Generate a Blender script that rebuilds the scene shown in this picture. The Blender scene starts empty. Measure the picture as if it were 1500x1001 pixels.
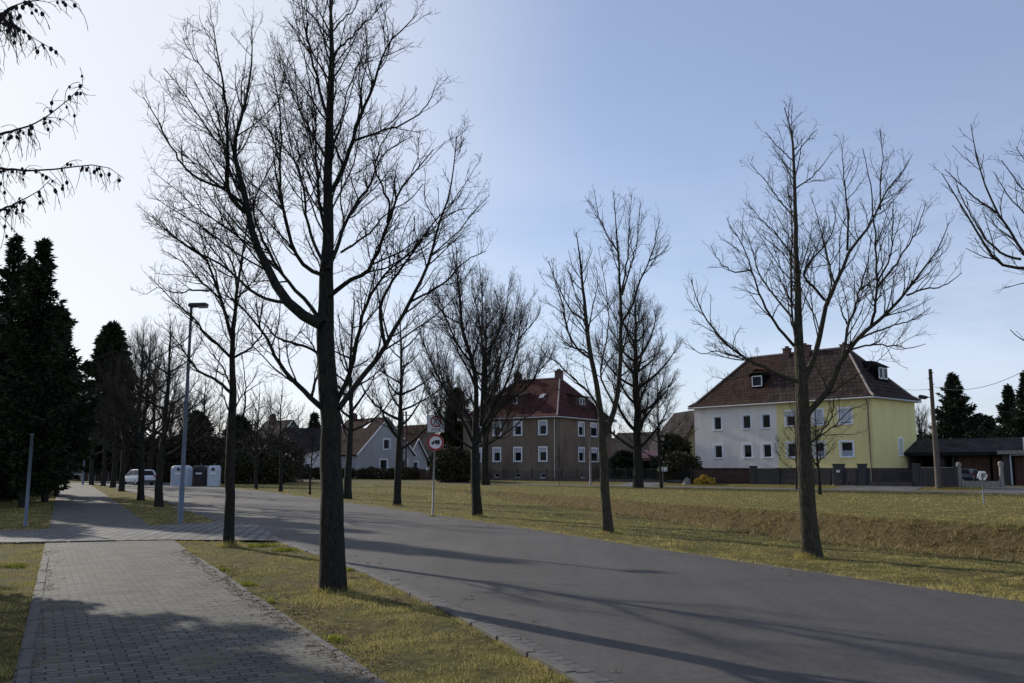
import bpy, math, random
import numpy as np
from mathutils import Vector
sc = bpy.context.scene
COL = sc.collection
R = math.radians
# ------------------------------------------------------------------ camera model
F, CX, CY, H = 1300.0, 750.0, 500.5, 1.71
PITCH = math.atan(185.5 / F)
cs, sn = math.cos(PITCH), math.sin(PITCH)
def ray(px, py):
    a = (px - CX) / F; b = (CY - py) / F
    return (a, cs - b * sn, sn + b * cs)
def G(px, py, z=0.0):                      # point of the photo on the ground
    r = ray(px, py); t = (z - H) / r[2]
    return (r[0] * t, r[1] * t, z)
def D(px, py, Y):                          # point of the photo at distance Y
    r = ray(px, py); t = Y / r[1]
    return (r[0] * t, Y, H + r[2] * t)
SUN_AZ, SUN_EL = 42.7, 20.8                # degrees left of the view, height
# ------------------------------------------------------------------ materials
def newmat(name):
    m = bpy.data.materials.new(name); m.use_nodes = True
    nt = m.node_tree; b = nt.nodes['Principled BSDF']
    return m, nt, b
def N(nt, t, **kw):
    n = nt.nodes.new(t)
    for k, v in kw.items():
        if hasattr(n, k): setattr(n, k, v)
        else: n.inputs[k].default_value = v
    return n
def L(nt, a, b): nt.links.new(a, b)
def ramp(nt, fac, stops):
    r = nt.nodes.new('ShaderNodeValToRGB'); e = r.color_ramp.elements
    while len(e) < len(stops): e.new(0.5)
    for i, (p, c) in enumerate(stops):
        e[i].position = p; e[i].color = (c[0], c[1], c[2], 1)
    L(nt, fac, r.inputs[0]); return r
def c3(*c): return (c[0], c[1], c[2], 1)
def pos(nt, rot=0.0, scale=(1, 1, 1)):
    g = nt.nodes.new('ShaderNodeNewGeometry'); mp = nt.nodes.new('ShaderNodeMapping')
    mp.inputs['Rotation'].default_value = (0, 0, rot); mp.inputs['Scale'].default_value = scale
    L(nt, g.outputs['Position'], mp.inputs[0]); return mp.outputs[0]
def noise(nt, vec, scale, detail=6, rough=0.6):
    n = nt.nodes.new('ShaderNodeTexNoise'); n.inputs['Scale'].default_value = scale
    n.inputs['Detail'].default_value = detail; n.inputs['Roughness'].default_value = rough
    if vec is not None: L(nt, vec, n.inputs['Vector'])
    return n.outputs[0]
def mix(nt, fac, a, b, mode='MIX'):
    m = nt.nodes.new('ShaderNodeMix'); m.data_type = 'RGBA'; m.blend_type = mode
    for s, v in ((0, fac), (6, a), (7, b)):
        if hasattr(v, 'is_output'): L(nt, v, m.inputs[s])
        else: m.inputs[s].default_value = v if s == 0 else c3(*v)
    return m.outputs[2]
def bump(nt, b, h, strength, dist=0.02):
    n = nt.nodes.new('ShaderNodeBump'); n.inputs['Strength'].default_value = strength
    n.inputs['Distance'].default_value = dist
    L(nt, h, n.inputs['Height']); L(nt, n.outputs[0], b.inputs['Normal'])
def mat(name, col, rough=0.7, var=0.25, scale=6.0, metal=0.0, bmp=0.15, spec=0.5):
    m, nt, b = newmat(name)
    p = pos(nt); n = noise(nt, p, scale)
    lo = [x * (1 - var) for x in col]; hi = [min(1, x * (1 + var)) for x in col]
    r = ramp(nt, n, [(0.3, lo), (0.7, hi)])
    L(nt, r.outputs[0], b.inputs['Base Color'])
    b.inputs['Roughness'].default_value = rough; b.inputs['Metallic'].default_value = metal
    b.inputs['Specular IOR Level'].default_value = spec
    if bmp: bump(nt, b, noise(nt, p, scale * 6), bmp, 0.01)
    return m
M = {}
def m_bark(name, dark, light, moss, k=1.0):
    m, nt, b = newmat(name)
    p = pos(nt, 0, (1, 1, 0.22)); p2 = pos(nt)
    n1 = noise(nt, p, 38 * k, 8, 0.7); n2 = noise(nt, p2, 3.5, 5)
    r = ramp(nt, n1, [(0.35, dark), (0.62, light)])
    mf = ramp(nt, n2, [(0.48, (0, 0, 0)), (0.66, (1, 1, 1))])
    c = mix(nt, mf.outputs[0], r.outputs[0], moss)
    c = mix(nt, 0.6, r.outputs[0], c)
    L(nt, c, b.inputs['Base Color']); b.inputs['Roughness'].default_value = 0.95
    b.inputs['Specular IOR Level'].default_value = 0.15
    v = nt.nodes.new('ShaderNodeTexVoronoi'); v.inputs['Scale'].default_value = 24 * k; L(nt, p, v.inputs['Vector'])
    ad = nt.nodes.new('ShaderNodeMath'); ad.operation = 'ADD'; L(nt, v.outputs['Distance'], ad.inputs[0]); L(nt, n1, ad.inputs[1])
    bump(nt, b, ad.outputs[0], 0.9, 0.03)
    return m
M['bark'] = m_bark('bark_brown', (0.010, 0.0095, 0.0085), (0.042, 0.038, 0.033), (0.034, 0.042, 0.024))
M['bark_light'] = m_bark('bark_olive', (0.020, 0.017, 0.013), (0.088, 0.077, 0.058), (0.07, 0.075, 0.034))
M['twig'] = mat('twig_bark', (0.022, 0.017, 0.013), 0.9, 0.4, 3, bmp=0, spec=0.2)
M['twig_light'] = mat('twig_olive', (0.045, 0.037, 0.025), 0.9, 0.4, 3, bmp=0, spec=0.2)
def m_leaf(name, cols, rough=0.75, scale=0.6, trans=0.0):
    m, nt, b = newmat(name)
    g = nt.nodes.new('ShaderNodeNewGeometry')
    n = noise(nt, pos(nt), scale, 4)
    a = nt.nodes.new('ShaderNodeMath'); a.operation = 'MULTIPLY_ADD'; a.inputs[1].default_value = 0.42
    L(nt, g.outputs['Random Per Island'], a.inputs[0])
    b2 = nt.nodes.new('ShaderNodeMath'); b2.operation = 'MULTIPLY'; b2.inputs[1].default_value = 0.66
    L(nt, n, b2.inputs[0]); L(nt, b2.outputs[0], a.inputs[2])
    st = [(0.15 + 0.7 * i / (len(cols) - 1), c) for i, c in enumerate(cols)]
    r = ramp(nt, a.outputs[0], st)
    L(nt, r.outputs[0], b.inputs['Base Color']); b.inputs['Roughness'].default_value = rough
    b.inputs['Specular IOR Level'].default_value = 0.2
    if trans:
        t = nt.nodes.new('ShaderNodeBsdfTranslucent'); L(nt, r.outputs[0], t.inputs[0])
        mx = nt.nodes.new('ShaderNodeMixShader'); mx.inputs[0].default_value = trans
        L(nt, b.outputs[0], mx.inputs[1]); L(nt, t.outputs[0], mx.inputs[2])
        L(nt, mx.outputs[0], nt.nodes['Material Output'].inputs[0])
    return m
M['needle'] = m_leaf('conifer_needles', [(0.010, 0.016, 0.008), (0.022, 0.034, 0.014), (0.045, 0.055, 0.02)])
M['needle_far'] = m_leaf('spruce_needles', [(0.014, 0.022, 0.014), (0.028, 0.042, 0.022), (0.05, 0.062, 0.03)])
M['hedge'] = m_leaf('hedge_leaves', [(0.016, 0.018, 0.01), (0.04, 0.042, 0.02), (0.075, 0.06, 0.03)])
M['forsythia'] = m_leaf('yellow_blossom', [(0.16, 0.10, 0.02), (0.42, 0.28, 0.03), (0.6, 0.42, 0.04)])
M['thicket'] = m_leaf('brown_thicket', [(0.020, 0.016, 0.011), (0.05, 0.038, 0.026), (0.08, 0.062, 0.04)])
M['blade'] = m_leaf('grass_blades', [(0.09, 0.10, 0.02), (0.25, 0.225, 0.055), (0.64, 0.53, 0.22), (0.40, 0.33, 0.09), (0.17, 0.19, 0.03)], 0.8, 0.9, 0.25)
M['straw'] = m_leaf('dry_bank_grass', [(0.09, 0.075, 0.022), (0.22, 0.17, 0.055), (0.55, 0.44, 0.20), (0.20, 0.135, 0.06), (0.16, 0.15, 0.04)], 0.8, 0.9, 0.25)
M['moss'] = m_leaf('moss', [(0.20, 0.22, 0.02), (0.36, 0.37, 0.03), (0.42, 0.40, 0.05)], 0.9, 4)
M['litter'] = m_leaf('fallen_leaves', [(0.10, 0.055, 0.025), (0.2, 0.13, 0.07), (0.34, 0.26, 0.17)], 0.8, 4)

def m_ground():
    m, nt, b = newmat('lawn_soil')
    p = pos(nt)
    n1 = noise(nt, p, 0.45, 6); n2 = noise(nt, p, 7, 8, 0.75); n3 = noise(nt, pos(nt, 0.8, (1, 1, 1)), 2.1, 6, 0.7)
    g = ramp(nt, n2, [(0.32, (0.04, 0.034, 0.012)), (0.5, (0.14, 0.11, 0.034)), (0.68, (0.36, 0.28, 0.11))])
    g2 = ramp(nt, n2, [(0.32, (0.04, 0.045, 0.01)), (0.68, (0.22, 0.20, 0.05))])
    f = ramp(nt, n1, [(0.42, (0, 0, 0)), (0.62, (1, 1, 1))])
    c = mix(nt, f.outputs[0], g.outputs[0], g2.outputs[0])
    br = ramp(nt, n3, [(0.57, (0, 0, 0)), (0.72, (1, 1, 1))])
    c = mix(nt, br.outputs[0], c, (0.16, 0.105, 0.05))
    # brown growth of the ditch, by height below the lawn
    sx = nt.nodes.new('ShaderNodeSeparateXYZ'); L(nt, p, sx.inputs[0])
    mr = nt.nodes.new('ShaderNodeMapRange'); mr.inputs[1].default_value = -0.04; mr.inputs[2].default_value = -0.14
    L(nt, sx.outputs[2], mr.inputs[0])
    d = ramp(nt, n2, [(0.35, (0.06, 0.046, 0.02)), (0.65, (0.20, 0.15, 0.065))])
    c = mix(nt, mr.outputs[0], c, d.outputs[0])
    L(nt, c, b.inputs['Base Color']); b.inputs['Roughness'].default_value = 0.95
    b.inputs['Specular IOR Level'].default_value = 0.1
    bump(nt, b, noise(nt, p, 14, 8, 0.85), 1.0, 0.09)
    return m
M['ground'] = m_ground()
def m_asphalt(name, base):
    m, nt, b = newmat(name)
    p = pos(nt)
    n1 = noise(nt, p, 0.35, 5); n2 = noise(nt, p, 60, 4, 0.8); n3 = noise(nt, pos(nt, R(24), (1, 0.08, 1)), 1.6, 5)
    a = ramp(nt, n1, [(0.3, [x * 0.76 for x in base]), (0.7, [x * 1.22 for x in base])])
    s = ramp(nt, n2, [(0.35, (0.55, 0.55, 0.55)), (0.7, (1.45, 1.4, 1.35))])
    c = mix(nt, 1.0, a.outputs[0], s.outputs[0], 'MULTIPLY')
    w = ramp(nt, n3, [(0.35, (0.86, 0.86, 0.86)), (0.65, (1.12, 1.12, 1.12))])
    c = mix(nt, 1.0, c, w.outputs[0], 'MULTIPLY')
    mo = ramp(nt, noise(nt, p, 7, 6, 0.8), [(0.35, (0.8, 0.8, 0.8)), (0.65, (1.2, 1.19, 1.17))]); c = mix(nt, 1.0, c, mo.outputs[0], 'MULTIPLY')
    wp = nt.nodes.new('ShaderNodeTexNoise'); wp.inputs['Scale'].default_value = 1.3; wp.inputs['Detail'].default_value = 6; L(nt, p, wp.inputs[0])
    wv = nt.nodes.new('ShaderNodeVectorMath'); wv.operation = 'MULTIPLY_ADD'; wv.inputs[1].default_value = (0.9, 0.9, 0); L(nt, wp.outputs['Color'], wv.inputs[0]); L(nt, p, wv.inputs[2])
    vo = nt.nodes.new('ShaderNodeTexVoronoi'); vo.feature = 'DISTANCE_TO_EDGE'; vo.inputs['Scale'].default_value = 0.22; L(nt, wv.outputs[0], vo.inputs['Vector'])
    ck = ramp(nt, vo.outputs['Distance'], [(0.0, (1, 1, 1)), (0.0035, (0, 0, 0))])
    cm = nt.nodes.new('ShaderNodeMath'); cm.operation = 'MULTIPLY'; L(nt, ck.outputs[0], cm.inputs[0])
    cq = ramp(nt, noise(nt, p, 0.16, 3), [(0.48, (0, 0, 0)), (0.56, (.75, .75, .75))]); L(nt, cq.outputs[0], cm.inputs[1])
    c = mix(nt, cm.outputs[0], c, [x * 0.25 for x in base])
    L(nt, c, b.inputs['Base Color']); b.inputs['Roughness'].default_value = 0.8
    b.inputs['Specular IOR Level'].default_value = 0.35
    bump(nt, b, n2, 0.5, 0.01)
    return m
M['asphalt'] = m_asphalt('asphalt', (0.070, 0.064, 0.059))
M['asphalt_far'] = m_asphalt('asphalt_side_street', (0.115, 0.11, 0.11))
def m_paver(name, rot, bw, bh, c1, c2, joint, mortar=0.012, mossy=0.3, off=0.5, bstr=0.6):
    m, nt, b = newmat(name)
    p = pos(nt, rot)
    nz = nt.nodes.new('ShaderNodeTexNoise'); nz.inputs['Scale'].default_value = 1.5; nz.inputs['Detail'].default_value = 3; L(nt, p, nz.inputs[0])
    mm = nt.nodes.new('ShaderNodeVectorMath'); mm.operation = 'MULTIPLY_ADD'
    mm.inputs[1].default_value = (0.06, 0.07, 0); L(nt, nz.outputs['Color'], mm.inputs[0]); L(nt, p, mm.inputs[2])
    t = nt.nodes.new('ShaderNodeTexBrick'); L(nt, mm.outputs[0], t.inputs[0])
    t.inputs['Color1'].default_value = c3(*c1); t.inputs['Color2'].default_value = c3(*c2); t.inputs['Mortar'].default_value = c3(*joint)
    t.inputs['Scale'].default_value = 1.0; t.inputs['Mortar Size'].default_value = mortar; t.inputs['Mortar Smooth'].default_value = 0.3
    t.inputs['Brick Width'].default_value = bw; t.inputs['Row Height'].default_value = bh; t.offset = off
    n1 = noise(nt, p, 0.9, 5); n2 = noise(nt, p, 45, 5, 0.75)
    s = ramp(nt, n2, [(0.3, (0.72, 0.72, 0.72)), (0.7, (1.2, 1.2, 1.2))])
    c = mix(nt, 1.0, t.outputs[0], s.outputs[0], 'MULTIPLY')
    st = ramp(nt, n1, [(0.35, (0.75, 0.76, 0.74)), (0.65, (1.1, 1.1, 1.08))])
    c = mix(nt, 1.0, c, st.outputs[0], 'MULTIPLY')
    ms = nt.nodes.new('ShaderNodeMath'); ms.operation = 'MULTIPLY'; L(nt, t.outputs[1], ms.inputs[0])
    q = ramp(nt, noise(nt, p, 1.7, 5), [(0.52, (0, 0, 0)), (0.68, (mossy, mossy, mossy))]); L(nt, q.outputs[0], ms.inputs[1])
    c = mix(nt, ms.outputs[0], c, (0.17, 0.17, 0.04))
    L(nt, c, b.inputs['Base Color']); b.inputs['Roughness'].default_value = 0.85; b.inputs['Specular IOR Level'].default_value = 0.3
    h = nt.nodes.new('ShaderNodeMath'); h.operation = 'MULTIPLY_ADD'; h.inputs[1].default_value = -1.0
    L(nt, t.outputs[1], h.inputs[0]); nn = nt.nodes.new('ShaderNodeMath'); nn.operation = 'MULTIPLY'; nn.inputs[1].default_value = 0.35
    L(nt, n2, nn.inputs[0]); L(nt, nn.outputs[0], h.inputs[2])
    bump(nt, b, h.outputs[0], bstr, 0.02)
    return m
WALK = R(28.0)
M['paver'] = m_paver('block_paving', -WALK, 0.22, 0.115, (0.085, 0.081, 0.073), (0.155, 0.147, 0.132), (0.026, 0.024, 0.019), 0.011, 0.9, 0.5, 0.8)
M['paver_light'] = m_paver('drive_slabs', R(-55), 0.42, 0.21, (0.17, 0.165, 0.16), (0.30, 0.29, 0.28), (0.015, 0.014, 0.013), 0.045, 0.1)
M['kerb'] = m_paver('kerb_stones', 0.2, 0.9, 0.9, (0.22, 0.215, 0.20), (0.28, 0.27, 0.25), (0.06, 0.055, 0.04), 0.012, 0.6)
M['gravel'] = mat('gravel_edge', (0.10, 0.09, 0.07), 0.95, 0.45, 30, bmp=0.8)
def m_wall(name, col, stain=0.3):
    m, nt, b = newmat(name)
    p = pos(nt); p2 = pos(nt, 0, (1, 1, 0.25))
    n1 = noise(nt, p2, 0.7, 6, 0.65); n2 = noise(nt, p, 30, 4, 0.7)
    a = ramp(nt, n1, [(0.3, [x * (1 - stain) for x in col]), (0.6, col)])
    s = ramp(nt, n2, [(0.3, (0.9, 0.9, 0.9)), (0.7, (1.06, 1.06, 1.06))])
    c = mix(nt, 1.0, a.outputs[0], s.outputs[0], 'MULTIPLY')
    L(nt, c, b.inputs['Base Color']); b.inputs['Roughness'].default_value = 0.9; b.inputs['Specular IOR Level'].default_value = 0.2
    bump(nt, b, n2, 0.4, 0.01)
    return m
M['white_wall'] = m_wall('off_white_render', (0.86, 0.79, 0.73), 0.2)
M['yellow_wall'] = m_wall('yellow_render', (0.82, 0.72, 0.33), 0.13)
M['brown_wall'] = m_wall('brown_render', (0.21, 0.16, 0.12), 0.4)
M['grey_wall'] = m_wall('grey_render', (0.42, 0.41, 0.41), 0.2)
M['green_wall'] = m_wall('pale_green_render', (0.38, 0.43, 0.42), 0.15)
M['ochre_wall'] = m_wall('ochre_render', (0.30, 0.25, 0.13), 0.3)
M['plinth'] = m_wall('dark_stone_plinth', (0.10, 0.085, 0.08), 0.45)
M['plinth_red'] = m_wall('red_brick_plinth', (0.06, 0.032, 0.027), 0.5)
def m_tiles(name, c1, c2, gap, bw=0.3, bh=0.34, rough=0.75):
    m, nt, b = newmat(name)
    uv = nt.nodes.new('ShaderNodeUVMap')
    t = nt.nodes.new('ShaderNodeTexBrick'); L(nt, uv.outputs[0], t.inputs[0])
    t.inputs['Color1'].default_value = c3(*c1); t.inputs['Color2'].default_value = c3(*c2); t.inputs['Mortar'].default_value = c3(*gap)
    t.inputs['Scale'].default_value = 1; t.inputs['Mortar Size'].default_value = 0.035; t.inputs['Mortar Smooth'].default_value = 0.6
    t.inputs['Brick Width'].default_value = bw; t.inputs['Row Height'].default_value = bh; t.offset = 0.5
    n = noise(nt, pos(nt), 0.8, 7, 0.7)
    s = ramp(nt, n, [(0.32, (0.6, 0.6, 0.6)), (0.68, (1.3, 1.25, 1.2))])
    c = mix(nt, 1.0, t.outputs[0], s.outputs[0], 'MULTIPLY')
    L(nt, c, b.inputs['Base Color']); b.inputs['Roughness'].default_value = 0.95; b.inputs['Specular IOR Level'].default_value = 0.08
    sx = nt.nodes.new('ShaderNodeSeparateXYZ'); L(nt, uv.outputs[0], sx.inputs[0])
    md = nt.nodes.new('ShaderNodeMath'); md.operation = 'MULTIPLY'; md.inputs[1].default_value = 1 / bh; L(nt, sx.outputs[1], md.inputs[0])
    fr = nt.nodes.new('ShaderNodeMath'); fr.operation = 'FRACT'; L(nt, md.outputs[0], fr.inputs[0])
    ad = nt.nodes.new('ShaderNodeMath'); ad.operation = 'MULTIPLY_ADD'; ad.inputs[1].default_value = -0.7
    L(nt, fr.outputs[0], ad.inputs[0])
    iv = nt.nodes.new('ShaderNodeMath'); iv.operation = 'MULTIPLY'; iv.inputs[1].default_value = -1; L(nt, t.outputs[1], iv.inputs[0]); L(nt, iv.outputs[0], ad.inputs[2])
    bump(nt, b, ad.outputs[0], 0.9, 0.05)
    return m
M['tile_brown'] = m_tiles('weathered_brown_tiles', (0.088, 0.05, 0.037), (0.048, 0.032, 0.026), (0.012, 0.009, 0.008), 0.36, 0.40)
M['tile_dark'] = m_tiles('dark_pantiles', (0.075, 0.052, 0.046), (0.035, 0.028, 0.026), (0.008, 0.007, 0.007), 0.46, 0.52)
M['tile_red'] = m_tiles('red_tiles', (0.125, 0.045, 0.042), (0.075, 0.032, 0.03), (0.03, 0.014, 0.014))
M['tile_redbrown'] = m_tiles('dull_red_brown_tiles', (0.060, 0.029, 0.024), (0.036, 0.020, 0.017), (0.015, 0.008, 0.008))
M['tile_grey'] = m_tiles('grey_slate', (0.07, 0.06, 0.06), (0.045, 0.04, 0.04), (0.02, 0.02, 0.02))
M['sheet_dark'] = mat('dark_roof_felt', (0.035, 0.033, 0.035), 0.8, 0.3, 2)
M['sheet_red'] = mat('dull_red_roof_sheet', (0.22, 0.09, 0.07), 0.7, 0.25, 2)
M['ridge_red'] = mat('red_ridge_tile', (0.35, 0.10, 0.04), 0.7, 0.2, 4)
M['ridge_pale'] = mat('pale_ridge_tile', (0.24, 0.20, 0.18), 0.7, 0.3, 4)
M['brick'] = mat('chimney_brick', (0.11, 0.06, 0.05), 0.9, 0.4, 5)
M['pvc'] = mat('white_window_frame', (0.80, 0.81, 0.84), 0.45, 0.05, 3, bmp=0)
M['gutter'] = mat('pale_gutter', (0.5, 0.5, 0.48), 0.5, 0.1, 3, bmp=0)
M['pipe'] = mat('dark_downpipe', (0.12, 0.11, 0.10), 0.5, 0.2, 3, bmp=0)
M['blind'] = mat('pale_blind', (0.5, 0.53, 0.6), 0.7, 0.1, 3, bmp=0)
M['curtain'] = mat('net_curtain', (0.30, 0.34, 0.42), 0.8, 0.25, 8, bmp=0)
def m_glass(name, col=(0.006, 0.007, 0.010), rough=0.08):
    m, nt, b = newmat(name)
    n = noise(nt, pos(nt), 1.2, 3)
    r = ramp(nt, n, [(0.35, col), (0.65, [x * 2.2 for x in col])])
    L(nt, r.outputs[0], b.inputs['Base Color']); b.inputs['Roughness'].default_value = rough
    b.inputs['Specular IOR Level'].default_value = 0.12
    return m
M['glass'] = m_glass('window_glass'); M['carglass'] = m_glass('car_glass', (0.01, 0.011, 0.012), 0.03)
M['bluesteel'] = mat('galvanised_blue_grey', (0.12, 0.155, 0.20), 0.6, 0.18, 5, 0.0, 0.05)
M['steel'] = mat('galvanised_steel', (0.17, 0.175, 0.18), 0.6, 0.15, 8, 0.0, 0.05)
M['black'] = mat('black_plastic', (0.012, 0.012, 0.013), 0.5, 0.2, 5, bmp=0)
M['lens'] = mat('frosted_lamp_cover', (0.35, 0.35, 0.33), 0.3, 0.05, 5, bmp=0)
M['signwhite'] = mat('sign_white', (0.85, 0.83, 0.82), 0.45, 0.06, 5, bmp=0)
M['signred'] = mat('sign_red', (0.38, 0.02, 0.025), 0.45, 0.06, 5, bmp=0)
M['signblack'] = mat('sign_black', (0.012, 0.012, 0.014), 0.45, 0.06, 5, bmp=0)
M['signgrey'] = mat('sign_back_aluminium', (0.3, 0.31, 0.33), 0.5, 0.1, 5, 0.4, 0)
M['bin_grey'] = mat('container_grey', (0.42, 0.46, 0.52), 0.5, 0.1, 4)
M['bin_white'] = mat('container_white', (0.55, 0.58, 0.63), 0.5, 0.1, 4)
M['bin_dark'] = mat('container_brown', (0.03, 0.022, 0.022), 0.5, 0.2, 4)
def m_paint(name, col):
    m, nt, b = newmat(name)
    n = noise(nt, pos(nt), 1.5, 3); r = ramp(nt, n, [(0.3, [x * 0.93 for x in col]), (0.7, col)])
    L(nt, r.outputs[0], b.inputs['Base Color']); b.inputs['Roughness'].default_value = 0.3
    b.inputs['Coat Weight'].default_value = 0.6; b.inputs['Coat Roughness'].default_value = 0.05
    return m
M['paint_white'] = m_paint('white_car_paint', (0.72, 0.74, 0.76)); M['paint_dark'] = m_paint('dark_blue_car_paint', (0.015, 0.018, 0.03))
M['paint_blue'] = m_paint('grey_blue_car_paint', (0.05, 0.06, 0.09))
M['tyre'] = mat('tyre_rubber', (0.015, 0.015, 0.015), 0.9, 0.2, 10)
M['rim'] = mat('alloy_rim', (0.4, 0.4, 0.42), 0.3, 0.1, 5, 0.8, 0)
M['taillight'] = mat('red_lamp_glass', (0.30, 0.01, 0.012), 0.2, 0.1, 5, bmp=0)
M['headlight'] = mat('clear_lamp_glass', (0.5, 0.5, 0.5), 0.15, 0.1, 5, bmp=0)
M['wood_pole'] = m_bark('weathered_pole', (0.06, 0.045, 0.035), (0.17, 0.14, 0.11), (0.12, 0.10, 0.08), 0.6)
M['concrete'] = mat('weathered_concrete', (0.24, 0.225, 0.20), 0.9, 0.3, 5, bmp=0.4)
M['fence_grey'] = m_wall('grey_block_wall', (0.075, 0.072, 0.072), 0.35)
M['fence_brown'] = mat('brown_wood', (0.06, 0.033, 0.026), 0.85, 0.4, 5, bmp=0.3)
M['stonewall'] = mat('dark_rubble_stone', (0.075, 0.065, 0.06), 0.95, 0.6, 4, bmp=0.9)
M['iron'] = mat('black_iron', (0.02, 0.019, 0.02), 0.6, 0.2, 5, bmp=0)
M['door_brown'] = mat('red_brown_garage_door', (0.10, 0.038, 0.028), 0.7, 0.3, 2, bmp=0.1)
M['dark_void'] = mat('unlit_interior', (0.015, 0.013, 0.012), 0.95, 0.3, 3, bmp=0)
M['mailbox'] = mat('white_mailbox', (0.7, 0.7, 0.7), 0.4, 0.05, 5, bmp=0)
M['cone'] = mat('larch_cone', (0.02, 0.015, 0.012), 0.9, 0.3, 20, bmp=0)
M['stone'] = mat('fieldstone', (0.2, 0.19, 0.18), 0.9, 0.3, 8, bmp=0.5)
# ------------------------------------------------------------------ mesh helpers
ORG = {}
def tag(o, label=None, cat=None, group=None, kind=None):
    if label: o['label'] = label
    if cat: o['category'] = cat
    if group: o['group'] = group
    if kind: o['kind'] = kind
    return o
def thing(name, label, cat, loc, group=None):
    o = bpy.data.objects.new(name, None); COL.objects.link(o); o.location = loc
    o.empty_display_size = 0.2; ORG[o.name] = tuple(loc)
    return tag(o, label, cat, group)
def link(name, me, material, parent=None, org=None, smooth=False):
    o = bpy.data.objects.new(name, me); COL.objects.link(o)
    if material is not None: me.materials.append(material)
    if parent is not None: o.parent = parent; ORG[o.name] = ORG[parent.name]
    else:
        o.location = org or (0, 0, 0); ORG[o.name] = tuple(o.location)
    if smooth: me.polygons.foreach_set('use_smooth', [True] * len(me.polygons))
    return o
def arr_mesh(name, V, Q, org, k):
    V = np.asarray(V, np.float64) - np.asarray(org)
    me = bpy.data.meshes.new(name)
    me.vertices.add(len(V)); me.vertices.foreach_set('co', V.astype(np.float32).ravel())
    Q = np.asarray(Q, np.int32); me.loops.add(Q.size); me.loops.foreach_set('vertex_index', Q.ravel())
    me.polygons.add(len(Q)); me.polygons.foreach_set('loop_start', np.arange(0, Q.size, k, dtype=np.int32))
    me.polygons.foreach_set('loop_total', np.full(len(Q), k, np.int32))
    me.update(calc_edges=True); return me
def alink(name, V, Q, k, material, parent=None, org=(0, 0, 0), smooth=False):
    og = ORG[parent.name] if parent is not None else org
    return link(name, arr_mesh(name, V, Q, og, k), material, parent, org, smooth)
class MB:
    def __init__(s): s.v = []; s.f = []; s.uv = []
    def face(s, pts, uv=None):
        i = len(s.v); s.v += [tuple(p) for p in pts]; s.f.append(tuple(range(i, i + len(pts)))); s.uv.append(uv)
    def mesh(s, V, Fs):
        i = len(s.v); s.v += [tuple(p) for p in V]
        for f in Fs: s.f.append(tuple(i + a for a in f)); s.uv.append(None)
    def box(s, c, d, l, w, h, bev=0.0):
        """box: c = centre of its bottom, d = horizontal direction of length l, w across, h up"""
        d = Vector((d[0], d[1], 0)).normalized(); n = Vector((-d.y, d.x, 0)); c = Vector(c)
        if bev <= 0:
            P = [c + d * (a * l / 2) + n * (b * w / 2) + Vector((0, 0, z)) for z in (0, h) for a, b in ((-1, -1), (1, -1), (1, 1), (-1, 1))]
            s.mesh(P, [(3, 2, 1, 0), (4, 5, 6, 7), (0, 1, 5, 4), (1, 2, 6, 5), (2, 3, 7, 6), (3, 0, 4, 7)])
        else:
            P = []
            for z, k in ((0, bev), (bev, 0), (h - bev, 0), (h, bev)):
                l2, w2 = l / 2 - k, w / 2 - k
                for a, b in ((-1, -1), (1, -1), (1, 1), (-1, 1)):
                    e = min(bev, l2 * .5, w2 * .5)
                    for q in ((0, 1) if a == b else (1, 0)):
                        P.append(c + d * (a * (l2 - (e if q == 1 else 0))) + n * (b * (w2 - (e if q == 0 else 0))) + Vector((0, 0, z)))
            Fs = [tuple(range(7, -1, -1)), tuple(range(24, 32))]
            for r in range(3):
                for k in range(8): Fs.append((r * 8 + k, r * 8 + (k + 1) % 8, r * 8 + 8 + (k + 1) % 8, r * 8 + 8 + k))
            s.mesh(P, Fs)
        return s
    def tube(s, pts, rad, n=8, cap=True):
        pts = [Vector(p) for p in pts]
        if not hasattr(rad, '__len__'): rad = [rad] * len(pts)
        V = []; Fs = []
        for i, p in enumerate(pts):
            t = (pts[min(i + 1, len(pts) - 1)] - pts[max(i - 1, 0)]).normalized()
            a = Vector((1, 0, 0)) if abs(t.x) < 0.8 else Vector((0, 1, 0))
            u = t.cross(a).normalized(); v = t.cross(u)
            for k in range(n):
                an = 2 * math.pi * k / n; V.append(p + (u * math.cos(an) + v * math.sin(an)) * rad[i])
        for i in range(len(pts) - 1):
            for k in range(n):
                Fs.append((i * n + k, i * n + (k + 1) % n, (i + 1) * n + (k + 1) % n, (i + 1) * n + k))
        if cap: Fs.append(tuple(range(n))); Fs.append(tuple((len(pts) - 1) * n + k for k in range(n - 1, -1, -1)))
        s.mesh(V, Fs); return s
    def prism(s, poly, a, b):
        """poly: 3D points (planar), extruded from offset a to offset b (vectors)"""
        a = Vector(a); b = Vector(b); n = len(poly)
        P = [Vector(p) + a for p in poly] + [Vector(p) + b for p in poly]
        s.mesh(P, [tuple(range(n)), tuple(range(2 * n - 1, n - 1, -1))] + [(i, (i + 1) % n, n + (i + 1) % n, n + i) for i in range(n)])
        return s
    def build(s, name, material, parent=None, org=(0, 0, 0), smooth=False):
        og = ORG[parent.name] if parent is not None else org
        me = bpy.data.meshes.new(name)
        me.from_pydata([(x - og[0], y - og[1], z - og[2]) for x, y, z in s.v], [], s.f)
        if any(u is not None for u in s.uv):
            ul = me.uv_layers.new(name='UVMap'); k = 0
            for f, u in zip(s.f, s.uv):
                for j in range(len(f)):
                    ul.data[k].uv = u[j] if u is not None else (0, 0); k += 1
        me.update()
        return link(name, me, material, parent, org, smooth)
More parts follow.
